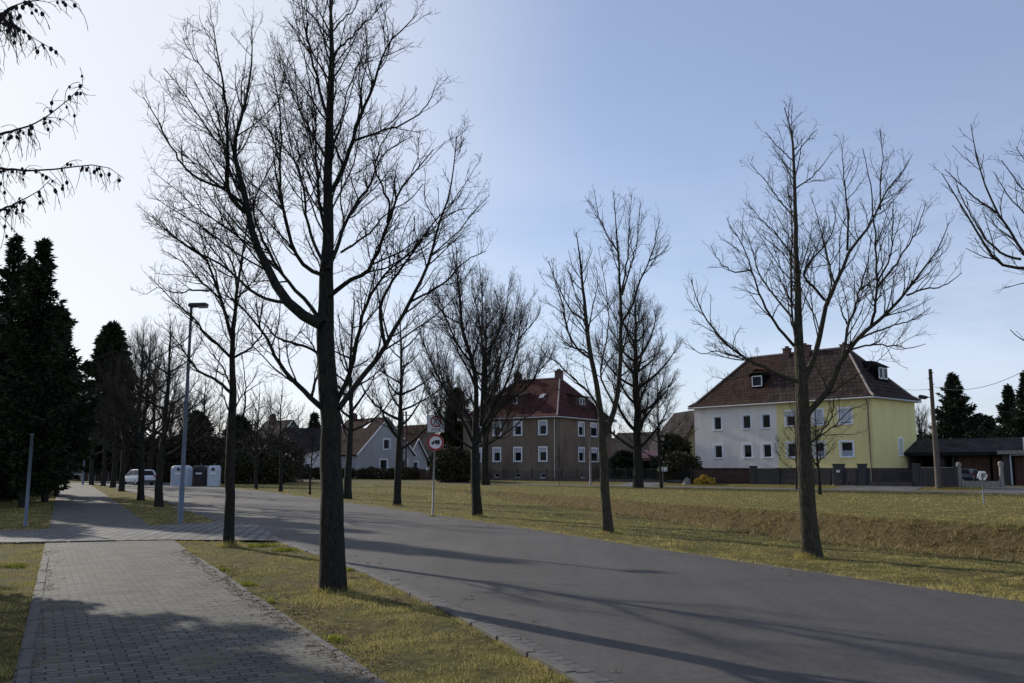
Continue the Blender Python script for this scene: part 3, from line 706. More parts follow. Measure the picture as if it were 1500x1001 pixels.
T1 = [
 (A1((545, 955), (480, 925), (440, 890), (400, 820), (370, 755), (345, 700), (325, 640), (318, 570), (300, 500), (275, 455), (290, 400), (320, 300), (340, 200), (338, 80)), 17, 0.35),
 (A1((322, 625), (300, 605), (268, 580), (262, 500), (266, 440), (262, 280), (240, 180), (225, 70)), 8, -0.5),
 (A1((266, 552), (225, 545), (170, 520), (130, 480), (95, 420), (60, 350), (20, 285)), 4.5, -0.5),
 (A1((272, 455), (215, 390), (175, 330), (140, 270), (80, 200)), 3.2, 0.3),
 (A1((262, 270), (200, 210), (160, 160), (135, 110)), 2.6, 0.3),
 (A1((535, 935), (500, 880), (460, 850), (420, 800), (380, 730), (350, 660), (335, 600), (365, 540), (400, 480), (420, 420)), 7, 0.8),
 (A1((548, 808), (500, 795), (460, 740), (440, 660), (420, 580), (418, 500), (425, 420), (420, 320), (400, 200)), 6.5, -0.7),
 (A1((550, 772), (515, 710), (500, 650), (495, 580), (480, 500), (440, 440), (380, 370), (340, 340)), 5.5, 0.7),
 (A1((555, 690), (535, 600), (530, 500), (525, 400), (520, 300), (500, 220), (490, 140)), 5, -0.3),
 (A1((562, 350), (535, 260), (515, 180), (500, 90), (498, -20)), 5.5, 0.3),
 (A1((572, 562), (605, 500), (635, 410), (660, 330), (690, 270), (715, 180), (740, 120), (790, 80), (825, 40)), 8, -0.45),
 (A1((640, 412), (700, 390), (760, 375), (820, 345), (860, 300), (875, 255)), 4, 0.4),
 (A1((563, 790), (590, 720), (610, 650), (650, 590), (690, 540), (705, 470), (750, 430), (810, 400)), 7.5, 0.7),
 (A1((565, 870), (620, 825), (680, 800), (710, 740), (740, 650), (770, 560), (820, 500), (870, 440)), 7.5, -0.8),
 (A1((600, 740), (640, 715), (690, 680), (740, 620), (800, 590), (840, 540)), 4, 0.7),
 (A1((735, 655), (745, 600), (700, 500), (710, 430), (760, 360)), 3.5, -0.3),
 (A1((560, 640), (600, 560), (640, 480), (650, 400), (660, 300), (640, 200)), 3, 0.7),
 ([(497, 598), (512, 575), (535, 548), (560, 518), (580, 478), (600, 440), (618, 410), (632, 370), (650, 310), (664, 260), (669, 200)], 9, 0.35),
 ([(598, 444), (625, 430), (655, 412), (680, 382), (712, 368)], 4, -0.4),
 ([(565, 508), (556, 470), (560, 430), (590, 390), (618, 350), (640, 320), (668, 290)], 6, -0.6),
 ([(492, 590), (508, 560), (520, 520), (528, 470), (545, 425), (570, 395), (600, 372), (625, 340)], 8, -0.6),
 ([(475, 600), (456, 586), (447, 574), (429, 560), (413, 540), (398, 510), (388, 492), (372, 470), (345, 440), (318, 428)], 8.5, -0.35),
 ([(456, 584), (462, 560), (468, 540), (464, 520), (455, 500), (440, 486)], 5, 0.8),
 (A1((438, 888), (400, 885), (330, 855), (270, 790), (190, 745), (120, 700), (70, 670), (45, 635)), 5.5, 0.6),
 (A1((270, 790), (230, 740), (190, 690), (120, 640)), 2.5, -0.5),
 ([(470, 520), (450, 508), (424, 503), (400, 492), (380, 468), (365, 445)], 5, 0.9),
 (A1((566, 200), (590, 140), (640, 100), (690, 50), (722, 10)), 4.5, 0.5),
 (A1((570, 100), (600, 60), (640, 30), (650, -10)), 3, -0.6),
 (A1((562, 480), (530, 420), (480, 330), (440, 240), (410, 160)), 3, 0.9),
 (A1((575, 400), (610, 330), (620, 250), (660, 180), (680, 90)), 3, 0.9),
]
traced('bare_tree', 'largest and nearest bare tree, in the verge between pavement and road', (487, 866),
       [(487, 866, 37), (486, 780, 35), (485, 690, 32), (485, 640, 30), (483, 590, 28), (478, 540, 26), (474, 480, 22), (477, 400, 16), (481, 325, 13.5), (480, 275, 12), (482, 200, 9.5), (486, 100, 6), (484, 0, 4), (483, -60, 1.2)],
       T1, 21, dens=1.3, fat=1.4, lead_from=0.34)
B1 = lambda *p: cr(1000, 110, 2.383, *p)
B2 = lambda *p: cr(1100, 430, 2.5025, *p)
TRl = [
 (B1((398, 940), (382, 850), (378, 700), (381, 560), (378, 400), (375, 300)), 4, 0.4),
 (B1((388, 945), (330, 880), (270, 780), (240, 680), (215, 600), (160, 520)), 5, -0.5),
 (B1((380, 845), (310, 760), (260, 680), (230, 570), (200, 510)), 3.5, 0.6),
 (B1((240, 680), (180, 690), (130, 660), (100, 600)), 2.5, 0.3),
 ([(1172, 560), (1140, 550), (1116, 536), (1100, 531)] + B1((230, 1000), (150, 940), (90, 870), (50, 790), (30, 715)), 6, 0.25),
 (B1((215, 992), (120, 965), (60, 975), (20, 940)), 2.5, 0.7),
 (B2((188, 330), (205, 300), (235, 240), (262, 110), (280, 20)) + B1((495, 790), (540, 730), (575, 620), (640, 550), (680, 470), (720, 385), (780, 330), (802, 275)), 9.5, 0.3),
 (B1((575, 612), (578, 500), (565, 380), (555, 245)), 4, -0.6),
 (B1((495, 785), (460, 745), (415, 700), (440, 650), (500, 600), (540, 500), (520, 440)), 4.5, -0.5),
 (B1((532, 738), (505, 640), (480, 530), (450, 425)), 3.5, 0.7),
 (B1((690, 470), (690, 380), (700, 290), (690, 190)), 3, 0.5),
 (B2((190, 480), (215, 415), (290, 365), (320, 270), (360, 200), (430, 130), (500, 70), (560, 5)) + B1((820, 700), (890, 620), (930, 515)), 10, -0.3),
 (B2((325, 265), (345, 210), (350, 130), (380, 60), (392, 0)) + B1((610, 780), (650, 640), (660, 540)), 5, 0.6),
 (B1((540, 760), (555, 830), (575, 870))[::-1] + B1((545, 760),), 3, 0.3),
 (B2((440, 120), (455, 50)) + B1((670, 850), (680, 720), (670, 560), (660, 400), (628, 255)), 4.5, -0.5),
 (B1((682, 740), (760, 640), (820, 540), (850, 440)), 3.5, 0.5),
 (B2((400, 165), (480, 130), (550, 110), (610, 90), (660, 50)), 3.2, -0.6),
 (B2((370, 205), (450, 185), (520, 190), (580, 205), (640, 185)), 3, 0.6),
 (B2((195, 560), (230, 540), (280, 485), (300, 440), (305, 385)), 4, -0.5),
 (B2((230, 540), (300, 490), (360, 430), (430, 400)), 2.5, 0.5),
 (B1((780, 770), (850, 745), (920, 735), (975, 690)), 3, -0.4),
 (B1((682, 720), (725, 640), (735, 540), (735, 430)), 2.8, -0.7),
 (B1((392, 500), (340, 440), (290, 370), (235, 310)), 2.6, 0.6),
 (B1((392, 640), (330, 560), (270, 500), (230, 450)), 2.6, -0.7),
 (B1((388, 400), (450, 360), (500, 300), (520, 270)), 2.6, 0.5),
 (B1((385, 300), (330, 250), (290, 200)), 2.2, -0.5), (B1((388, 290), (430, 230), (470, 190)), 2.2, 0.5),
 (B1((400, 700), (350, 620), (320, 600), (280, 560)), 2.4, 0.7),
]
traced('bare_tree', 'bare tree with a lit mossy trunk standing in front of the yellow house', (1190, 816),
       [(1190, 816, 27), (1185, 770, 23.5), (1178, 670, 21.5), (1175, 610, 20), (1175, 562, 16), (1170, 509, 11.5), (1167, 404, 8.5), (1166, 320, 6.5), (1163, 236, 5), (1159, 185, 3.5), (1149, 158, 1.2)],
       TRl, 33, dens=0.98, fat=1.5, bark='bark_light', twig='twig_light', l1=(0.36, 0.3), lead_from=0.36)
C3 = lambda *p: cr(770, 270, 3.575, *p); C4 = lambda *p: cr(770, 510, 3.575, *p)
T8 = [
 (C4((405, 470), (430, 435), (465, 330), (490, 200), (500, 50)) + C3((498, 850), (500, 700), (500, 570), (482, 350), (470, 150), (460, 45)), 9, -0.15),
 (C3((505, 580), (540, 460), (580, 320), (600, 110)), 3, 0.5),
 (C3((502, 725), (560, 640), (600, 500), (660, 380), (705, 175)), 4, -0.5),
 (C3((500, 575), (535, 400), (540, 250), (555, 55)), 3, -0.3),
 (C3((480, 350), (420, 260), (375, 150), (360, 35)), 2.6, 0.5),
 (C3((645, 405), (700, 370), (752, 318)), 2, 0.4),
 (C3((345, 915), (270, 870), (220, 780), (200, 650), (165, 540), (120, 400)), 4, 0.5),
 (C3((312, 715), (240, 670), (180, 560), (118, 405)), 3, -0.6),
 (C4((388, 320), (330, 230), (250, 160), (150, 60)) + C3((100, 900), (60, 820)), 4, -0.4),
 (C4((470, 320), (440, 240), (380, 160), (400, 60)) + C3((400, 950), (430, 800), (435, 680), (415, 500), (378, 325)), 3.5, 0.7),
 (C4((345, 50), (300, 0)) + C3((250, 870), (200, 680), (90, 600)), 3, 0.3),
 (C4((495, 150), (560, 100), (640, 60)) + C3((700, 880), (740, 780)), 2.6, -0.7),
 (C3((325, 800), (350, 640), (380, 540), (370, 430)), 2.5, 0.7),
 (C3((500, 860), (560, 800), (620, 700), (650, 600)), 2.6, 0.4),
 (C4((395, 360), (300, 310), (230, 290), (160, 200)), 2.2, 0.6),
 (C3((300, 560), (240, 500), (210, 430)), 2, 0.4), (C3((295, 470), (330, 400), (350, 340)), 1.8, -0.4),
]
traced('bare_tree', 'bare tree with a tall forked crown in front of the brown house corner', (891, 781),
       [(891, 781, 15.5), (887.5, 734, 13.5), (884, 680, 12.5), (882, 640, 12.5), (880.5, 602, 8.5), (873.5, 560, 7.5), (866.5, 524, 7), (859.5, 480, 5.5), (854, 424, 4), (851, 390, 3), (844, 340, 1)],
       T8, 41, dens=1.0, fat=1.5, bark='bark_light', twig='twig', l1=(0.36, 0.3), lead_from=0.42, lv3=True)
E5 = lambda *p: cr(590, 360, 4.55, *p)
T7 = [
 (E5((525, 1200), (530, 1000), (540, 750), (520, 550), (535, 400), (520, 250), (510, 110)), 6, 0.4),
 (E5((545, 760), (620, 620), (680, 480), (700, 330), (715, 205)), 3.5, -0.4),
 ([(700, 650), (712, 612), (738, 572), (752, 534), (760, 497), (764, 460), (781, 434)], 5, 0.3),
 (E5((484, 815), (380, 690), (310, 540), (240, 350), (190, 250)), 4, -0.5),
 ([(696, 655), (680, 620), (655, 575), (634, 536), (616, 492), (612, 455)], 5, -0.3),
 (E5((560, 1050), (650, 850), (700, 720), (740, 500), (790, 270)), 4, 0.6),
 ([(703, 640), (730, 600), (775, 566), (788, 542), (800, 514), (812, 495)], 4, -0.5),
 ([(697, 640), (672, 590), (648, 560), (640, 520), (640, 480)], 4, 0.6),
 (E5((385, 520), (300, 480), (230, 400), (150, 380)), 2.5, 0.5),
 (E5((470, 740), (500, 640), (520, 560), (500, 440), (460, 300), (455, 200)), 3, -0.7),
 (E5((775, 620), (830, 560), (900, 480), (920, 400)), 2.5, -0.3),
 ([(696, 660), (665, 640), (640, 600), (622, 560), (612, 530)], 3.5, -0.7),
 ([(700, 655), (735, 640), (765, 615), (790, 600), (805, 580)], 3.5, -0.6),
 (E5((500, 1000), (450, 850), (360, 700), (340, 560), (330, 430)), 4, 0.2),
 (E5((590, 1000), (620, 850), (660, 700), (640, 560), (650, 430), (620, 300)), 3.5, 0.8),
]
traced('bare_tree', 'dense fan-crowned bare tree just right of the speed limit sign', (700, 757),
       [(700, 757, 15), (697, 722, 13.5), (695, 665, 13), (697, 630, 10), (698, 580, 7), (695, 536, 6), (684.5, 509, 5.5), (674.6, 474, 4.5), (674.6, 443, 3.5), (669, 404, 2.2), (669, 362, 1)],
       T7, 52, dens=1.35, fat=1.4, l1=(0.5, 0.42), upv=0.4, lead_from=0.34)
F6 = lambda *p: cr(200, 290, 4.17, *p); F7 = lambda *p: cr(200, 450, 2.78, *p)
T3 = [
 (F6((585, 870), (545, 720), (520, 620), (480, 520), (440, 400), (370, 330), (270, 280), (200, 210), (130, 150), (80, 90)), 6, -0.3),
 (F6((520, 625), (450, 560), (380, 500), (300, 400), (200, 340), (150, 320)), 3.5, 0.5),
 (F7((385, 350), (330, 300), (250, 260), (200, 190), (150, 120), (100, 70)), 5, 0.4),
 (F6((570, 970), (490, 890), (400, 800), (330, 710), (230, 640), (160, 560), (80, 480)), 4.5, -0.6),
 (F6((595, 975), (700, 920), (770, 830), (820, 690)), 4, 0.5),
 (F7((395, 500), (440, 440), (445, 330), (430, 190)), 3.5, -0.5),
 (F6((605, 620), (700, 530), (760, 450), (780, 380)), 3, -0.4),
 (F6((612, 560), (600, 440), (560, 350), (480, 250), (380, 170), (370, 100)), 3.5, 0.6),
 (F6((640, 430), (650, 330), (690, 260), (680, 180)), 3, 0.3),
 (F6((500, 560), (480, 420), (440, 380), (400, 240), (360, 130)), 3, -0.6),
 (F7((385, 330), (350, 240), (290, 170), (250, 110)), 3, 0.7),
 (F7((395, 420), (430, 360), (470, 330), (520, 300)), 2.6, 0.7),
 (F7((375, 420), (350, 350), (355, 280)), 2.5, -0.7),
 (F6((440, 570), (330, 560), (240, 590), (140, 540), (60, 590)), 3, 0.3),
]
traced('bare_tree', 'slim bare tree in the verge beside the paved drive, right of the near street lamp', (335.5, 801),
       [(335.5, 801, 16), (336, 740, 14), (337, 666, 13.5), (339.6, 601, 13), (340, 522, 11), (341.5, 494, 8.5), (344, 458, 6.5), (346, 424, 5), (353, 391, 3.5), (358, 350, 2.2), (366, 305, 1)],
       T3, 63, dens=1.15, fat=1.5, l1=(0.38, 0.32), lead_from=0.4)
H7 = lambda *p: cr(1360, 140, 2.5, *p)
TX = [
 ([(1628, 520), (1580, 440), (1540, 400)] + H7((350, 628), (270, 632), (230, 590), (180, 500), (120, 400), (48, 285)), 9, -0.2),
 (H7((340, 600), (280, 590), (200, 520), (160, 440), (120, 370), (95, 300)), 4, 0.4),
 ([(1622, 560), (1590, 480), (1540, 420)] + H7((350, 580), (300, 500), (250, 430), (200, 320), (170, 200), (155, 105)), 8, 0.2),
 (H7((250, 430), (180, 380), (110, 320), (60, 270)), 3.5, -0.3),
 ([(1570, 440)] + H7((400, 480), (350, 430), (290, 370), (240, 280)), 4.5, 0.4),
 ([(1580, 360)] + H7((420, 400), (350, 350), (310, 290), (268, 238)), 4.5, -0.4),
 ([(1624, 420), (1570, 330), (1530, 270), (1500, 235), (1488, 215)], 6, 0.3),
 ([(1626, 560), (1580, 490), (1530, 420), (1510, 412)] + H7((350, 680), (320, 700), (270, 705)), 5, 0.6),
 ([(1624, 600), (1590, 560), (1540, 510)] + H7((350, 900), (320, 880), (300, 858)), 5, -0.5),
 ([(1628, 500), (1680, 400), (1700, 300), (1710, 180)], 8, 0.3),
 ([(1626, 560), (1690, 500), (1740, 420), (1780, 300)], 8, -0.3),
 ([(1628, 380), (1600, 280), (1590, 180), (1580, 100)], 5, -0.3),
 ([(1628, 420), (1590, 360), (1540, 320), (1512, 255), (1504, 190)], 5, -0.6),
]
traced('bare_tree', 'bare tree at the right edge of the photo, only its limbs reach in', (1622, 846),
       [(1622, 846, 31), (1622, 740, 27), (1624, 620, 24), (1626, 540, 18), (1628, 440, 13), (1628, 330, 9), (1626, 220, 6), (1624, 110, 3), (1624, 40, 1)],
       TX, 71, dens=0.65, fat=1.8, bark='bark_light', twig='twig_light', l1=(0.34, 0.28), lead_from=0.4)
# untraced trees: grown, then placed as individuals with shared meshes
def grown(name, label, base, h, r0, clear, nl, spread, seed, dens, fat, up=0.6, rl=0.45, **kw):
    rr = random.Random(seed); x, y, z = base
    lead = [(x, y, z)]; lr = [r0]
    lx, ly = x, y
    for i in range(1, 9):
        lx += rr.uniform(-.09, .09); ly += rr.uniform(-.09, .09)
        lead.append((lx, ly, z + h * i / 8)); lr.append(max(0.006, r0 * (1 - (i / 8)) ** 0.8 * (0.92 if i < 3 else .8)))
    LB = []
    for k in range(nl):
        f = clear + (0.86 - clear) * (k / nl) ** 1.1; f += rr.uniform(-.02, .02)
        i = f * 8; j = int(i); a = lead[j]; b = lead[min(j + 1, 8)]; t = i - j
        p = [a[0] + (b[0] - a[0]) * t, a[1] + (b[1] - a[1]) * t, z + h * f]
        az = k * 2.4 + rr.uniform(-.5, .5); ln = spread * (1.05 - 0.75 * ((f - clear) / (1 - clear))) * rr.uniform(.8, 1.2)
        pts = [tuple(p)]; el = rr.uniform(.35, .75) * up * 1.3; q = list(p)
        for s in range(5):
            st = ln * 1.35 / 5
            q = [q[0] + math.cos(az) * math.cos(el) * st, q[1] + math.sin(az) * math.cos(el) * st, q[2] + math.sin(el) * st]
            el = min(1.35, el + rr.uniform(.08, .3)); az += rr.uniform(-.2, .2); pts.append(tuple(q))
        rr0 = r0 * rl * (1 - f) ** 0.5 * rr.uniform(.75, 1.1)
        LB.append((pts, rr0, 0.005))
    return make_tree(name, label, base, lead, lr, LB, seed, dens, fat, lead_from=clear, **kw)
g = G(582, 741); t582 = grown('bare_tree', 'bare tree standing left of the speed limit sign post', (g[0], g[1], 0), 9.6, .19, .27, 16, 2.7, 81, .9, 2.0)
def hgt(px, py, ytop): g = G(px, py); return (g[1] * 0 + D(px, ytop, g[1])[2])
def copy_at(src, h0, px, py, ytop, rz, label, wide=1.0, z=0.0):
    g = G(px, py, z); h = D(px, ytop, g[1])[2] - z; s = h / h0
    return dup(src, (g[0], g[1], z), rz, (s * wide, s * wide, s), label)
g = G(233, 742); t233 = grown('bare_tree', 'bare tree just left of the near street lamp', (g[0], g[1], 0), 8.9, .20, .25, 17, 2.7, 82, 1.0, 2.2)
copy_at(t582, 9.6, 509, 731, 425, 2.0, 'bare tree behind the big trunk, its foot right of it')
copy_at(t233, 8.9, 206, 733, 475, 1.2, 'bare tree in the verge covering the rear of the white car', .9)
copy_at(t582, 9.6, 178, 720, 490, 4.0, 'bare tree in the verge left of the white car', .9)
copy_at(t233, 8.9, 165, 714.5, 510, 3.1, 'far bare verge tree, second left of the white car', .9)
copy_at(t582, 9.6, 151, 712, 520, 5.1, 'far bare verge tree, third left of the white car', .9)
copy_at(t233, 8.9, 134, 710.5, 540, 0.4, 'far bare verge tree nearest to the distant lamp post', .9)
g = G(411, 720); t411 = grown('bare_tree', 'young bare tree before the pale green gabled house', (g[0], g[1], 0), 8.2, .15, .3, 12, 2.3, 83, .95, 2.8, lv3=False)
copy_at(t411, 8.2, 375, 716.5, 560, 1.3, 'young bare tree just right of the recycling containers', .9)
copy_at(t411, 8.2, 454, 724.5, 600, 2.6, 'smallest young bare tree, before the white porch', .75)
gA = G(935, 714.5); t935 = grown('bare_tree', 'broad bare tree left of the white mailboxes across the grass', (gA[0], gA[1], 0), 18.5, .46, .17, 26, 5.4, 84, 1.4, 1.9, up=.8, lv3=False, l1=(.42, .9))
copy_at(t935, 18.5, 711, 710.5, 430, 2.2, 'thick bare tree close before the brown house', .85)
g = G(969, 714.5); t969 = grown('bare_tree', 'thin bare tree behind the white mailboxes', (g[0], g[1], 0), 11.5, .15, .2, 16, 3.6, 85, 1.1, 2.3, lv3=False)
copy_at(t969, 11.5, 820, 711, 640, 1.0, 'thin sapling before the corner of the brown house', .4)
g = G(1200, 724); copy_at(t233, 8.9, 1201, 724, 590, 2.0, 'small crooked bare tree right behind the mossy trunk before the yellow house', .9)
copy_at(t969, 11.5, 1167, 717, 585, 3.0, 'small bare tree left of the mossy trunk before the white house wall', .85)
# background bare trees
BG = 'bare trees on the far side of the road end'
bx = [(205, 120, 470), (225, 105, 500), (250, 125, 520), (275, 110, 560), (300, 130, 545), (322, 118, 575), (345, 125, 590), (372, 112, 585), (395, 140, 560), (130, 150, 560), (108, 140, 575), (440, 150, 590), (480, 165, 575), (530, 150, 590), (625, 150, 560), (662, 160, 540), (860, 160, 620), (1040, 130, 560), (1345, 130, 590), (1365, 150, 600)]
lab = ['tall bare tree behind the white car', 'bare tree behind the white car roof', 'bare tree between white car and containers, far back', 'bare tree far behind the near lamp post foot', 'bare tree far behind the dark container', 'bare tree far behind the right-hand container', 'bare tree far behind the slim verge trunk', 'bare tree rising left of the pale green house', 'bare tree at the left flank of the pale green house', 'distant bare tree beside the tall fir', 'distant bare tree over the end of the pavement', 'bare tree behind the pale green house', 'bare tree behind the roofs beside the big trunk', 'bare tree behind the grey gabled house', 'bare tree rising behind the speed limit sign', 'bare tree left of the brown house', 'bare tree right behind the brown house', 'bare tree behind the left roof end of the white house', 'bare tree touching the right wall of the yellow house', 'bare tree behind the wooden pole']
rb = random.Random(5)
for i, ((px, Y, yt), lb) in enumerate(zip(bx, lab)):
    src, h0 = ((t935, 18.5), (t233, 8.9), (t969, 11.5))[i % 3]
    X = (px - CX) / F * Y; z = gz1(X, Y); h = D(px, yt, Y)[2] - z; s = h / h0
    o = dup(src, (X, Y, z), rb.uniform(0, 6), (s * .9, s * .9, s), lb); o['group'] = 'bare trees in the background'
# ------------------------------------------------------------------ conifers
def leaf_quads(C, d1, ln, wd, rng, droop=0.2):
    n = len(C); d = d1 + rng.normal(size=(n, 3)) * 0.45; d[:, 2] -= droop * rng.uniform(0, 1, n); d /= np.linalg.norm(d, axis=1)[:, None]
    s = np.cross(d, rng.normal(size=(n, 3))); s /= np.linalg.norm(s, axis=1)[:, None] + 1e-9
    l = (ln * rng.uniform(.6, 1.3, n))[:, None]; w = (wd * rng.uniform(.6, 1.3, n))[:, None]
    return np.stack([C, C + d * l * .45 + s * w, C + d * l, C + d * l * .45 - s * w], 1)
def conifer(name, label, base, h, rad, seed, nb=260, lf=34, leaf=0.30, wid=0.05, clear=0.03, power=0.8, rise=0.12, material='needle', group='dark conifers', trunk_r=None, round_top=False, belly=1.0, jag=.17, latw=.30, droop=.35):
    rng = np.random.default_rng(seed); x, y, z = base
    root = thing(name, label, 'conifer', base, group)
    tr = trunk_r or h * 0.014
    V, Q = tubes(np.array([[(x, y, z - .1), (x, y, z + h * .5), (x, y, z + h)]], float), np.array([[tr * 1.3, tr * .7, 0.01]]), 9)
    f = clear + (1 - clear) * rng.uniform(0, 1, nb) ** 0.9; az = rng.uniform(0, 2 * np.pi, nb)
    prof = np.clip(1 - f ** 1.9, 0, 1) ** .65 if round_top else (1 - f) ** power * (belly + (1 - belly) * np.clip((f - clear) / 0.25, 0, 1))
    lump = 1 + 0.28 * np.sin(az * 3 + seed) * np.sin(f * 9 + seed) + rng.normal(0, jag, nb)
    ln = rad * prof * np.clip(lump, .4, 1.9) + 0.12
    K = 6; P = np.empty((nb, K, 3)); P[:, 0] = np.column_stack([np.full(nb, x), np.full(nb, y), z + h * f * 0.99])
    el = rise + (0.5 if not round_top else .2) * f + rng.normal(0, .12, nb)
    for k in range(1, K):
        e = el - droop * math.sin(math.pi * k / K) + 0.3 * (k / K)
        st = (ln / (K - 1))
        P[:, k] = P[:, k - 1] + np.column_stack([np.cos(az) * np.cos(e) * st, np.sin(az) * np.cos(e) * st, np.sin(e) * st])
    R_ = np.linspace(1, .25, K)[None, :] * (0.006 + ln * 0.008)[:, None]
    V2, Q2 = tubes(P, R_, 4)
    alink('trunk', np.concatenate([V, V2]), np.concatenate([Q, Q2 + len(V)]), 4, M['bark'], root)
    cnt = (ln * lf + 5).astype(int); idx = np.repeat(np.arange(nb), cnt); n = len(idx)
    t = rng.uniform(0.08, 1, n) ** 0.75; ff = t * (K - 1); i0 = np.minimum(ff.astype(int), K - 2); fr = (ff - i0)[:, None]
    c = P[idx, i0] * (1 - fr) + P[idx, i0 + 1] * fr
    out = np.column_stack([np.cos(az[idx]), np.sin(az[idx]), np.zeros(n)]); lat = np.column_stack([-np.sin(az[idx]), np.cos(az[idx]), np.zeros(n)])
    sd = rng.uniform(-1, 1, n)[:, None]; wdt = (latw * ln[idx] * (1.05 - t) + 0.05)[:, None]
    c = c + lat * sd * wdt; c[:, 2] -= rng.uniform(0, .12, n) * np.abs(sd[:, 0]) * ln[idx] * .4
    VV = leaf_quads(c, out * .8 + lat * sd * .7, leaf, wid, rng)
    ct = np.column_stack([np.full(60, x), np.full(60, y), z + h - rng.uniform(0, .08, 60) * h])
    VV = np.concatenate([VV, leaf_quads(ct, rng.normal(size=(60, 3)) * .5 + np.array([0, 0, .7]), leaf * .8, wid, rng)])
    V = VV.reshape(-1, 3)
    alink('crown', V, np.arange(len(V)).reshape(-1, 4), 4, M[material], root)
    return root
def con_px(name, label, px, Y, ytop, wpx, seed, **kw):
    X = (px - CX) / F * Y; z = gz1(X, Y); h = D(px, ytop, Y)[2] - z
    return conifer(name, label, (X, Y, z), h, wpx / F * Y, seed, **kw)
con_px('spruce', 'dark spruce at the left edge whose shoots stand above its neighbours', 4, 45, 345, 70, 101, nb=300, lf=60, leaf=.30, wid=.05, power=.9, belly=.5, jag=.5, latw=.17, rise=.4, droop=.25)
con_px('spruce', 'tallest dark spruce beside the left side of the pavement', 46, 40, 352, 66, 102, nb=330, lf=60, leaf=.32, wid=.055, power=.8, belly=.35, jag=.5, latw=.17, rise=.4, droop=.25)
con_px('spruce', 'lower dark spruce leaning over the far pavement', 76, 46, 452, 54, 103, nb=300, lf=55, leaf=.36, wid=.06, power=.65, belly=.25, jag=.5, latw=.17, rise=.4, droop=.25)
con_px('spruce', 'dark spruce mass behind the pole at the left edge', -60, 48, 400, 90, 104, nb=420, lf=50, leaf=.36, wid=.06, power=.6)
con_px('spruce', 'spruce outside the left edge that shades the lawn around the steel post', -140, 40, 440, 90, 117, nb=320, lf=60, leaf=.34, wid=.07, power=.6)
con_px('spruce', 'dark spruce filling the gap between the two tallest on the left', 28, 50, 385, 60, 118, nb=320, lf=55, leaf=.36, wid=.065, power=.7, jag=.4, latw=.2, rise=.35)
con_px('spruce', 'small dark spruce at the foot of the tall ones', 92, 56, 535, 36, 105, nb=220, lf=45, leaf=.4, wid=.07, power=.5, belly=.2, jag=.4, clear=.1)
con_px('fir', 'tall dense fir with a rounded top beyond the road end', 158, 112, 474, 38, 106, nb=760, lf=26, leaf=.75, wid=.16, power=.6, round_top=True, rise=-.1, droop=.3, clear=.1)
con_px('spruce', 'dark spruce left of the wooden pole, over the garage roof', 1398, 105, 547, 45, 107, nb=420, lf=30, leaf=.5, wid=.09, power=.95, jag=.3, rise=.3, latw=.2, material='needle_far', group='spruces behind the garage')
con_px('spruce', 'dark spruce over the right half of the garage roof', 1478, 108, 565, 34, 108, nb=340, lf=30, leaf=.5, wid=.09, power=1.0, jag=.3, rise=.3, latw=.2, material='needle_far', group='spruces behind the garage')
con_px('spruce', 'dark spruce at the right edge behind the garage', 1506, 98, 545, 40, 109, nb=340, lf=30, leaf=.5, wid=.09, power=1.0, jag=.3, rise=.3, latw=.2, material='needle_far', group='spruces behind the garage')
con_px('spruce', 'low dark conifer between the two spruces behind the garage', 1438, 115, 612, 34, 110, nb=300, lf=20, leaf=.7, wid=.13, power=.5, material='needle_far', group='spruces behind the garage')
con_px('spruce', 'dark conifer behind the recycling containers', 292, 125, 605, 28, 111, nb=320, lf=18, leaf=.8, wid=.14, power=.6, group='conifers behind the road end')
con_px('spruce', 'dark conifer between containers and pale green house', 352, 120, 612, 26, 112, nb=300, lf=18, leaf=.8, wid=.14, power=.5, group='conifers behind the road end')
con_px('spruce', 'small dark conifer behind the roofs beside the big trunk', 461, 155, 607, 12, 113, nb=240, lf=16, leaf=.8, wid=.14, power=.8, group='conifers behind the road end')
con_px('spruce', 'dark conifer between grey gabled and brown house', 668, 128, 570, 26, 114, nb=320, lf=18, leaf=.8, wid=.14, power=.6, group='conifers behind the road end')
con_px('spruce', 'low dark conifer right of the white mailboxes', 985, 97, 640, 28, 115, nb=280, lf=18, leaf=.6, wid=.12, power=.5, group='conifers behind the road end')
con_px('spruce', 'low dark conifer behind the iron gate by the brown house', 915, 100, 665, 26, 116, nb=220, lf=18, leaf=.6, wid=.12, power=.5, group='conifers behind the road end')
# the tree outside the left edge that shades the near pavement
conifer('spruce', 'spruce just outside the left edge whose shadow lies on the near pavement', (-12.9, 16.3, 0), 11.5, 3.0, 120, nb=640, lf=110, leaf=.24, wid=.05, power=.45, clear=.14, belly=.4)
# ------------------------------------------------------------------ leaf-cloud shrubs and hedges
def cloud(name, label, cat, blobs, n, leaf, wid, material, seed, group=None, kind=None):
    rng = np.random.default_rng(seed); cs_ = []
    tot = sum(b[3] * b[4] * b[5] for b in blobs)
    for (x, y, z, a, b, c) in blobs:
        k = max(30, int(n * a * b * c / tot)); v = rng.normal(size=(k, 3)); v /= np.linalg.norm(v, axis=1)[:, None]
        v *= (rng.uniform(.35, 1, k) ** .5)[:, None] * (1 + .12 * np.sin(5 * v[:, :1] + 4 * v[:, 2:]))
        cs_.append(np.array([x, y, z]) + v * np.array([a, b, c]))
    C = np.concatenate(cs_); C = C[C[:, 2] > 0.0]
    V = leaf_quads(C, rng.normal(size=C.shape) * .6, leaf, wid, rng, 0).reshape(-1, 3)
    b0 = blobs[0]; org = (b0[0], b0[1], gz1(b0[0], b0[1]))
    o = alink(name, V, np.arange(len(V)).reshape(-1, 4), 4, M[material], org=org)
    if kind: return tag(o, label, None, group, kind)
    return tag(o, label, cat, group)
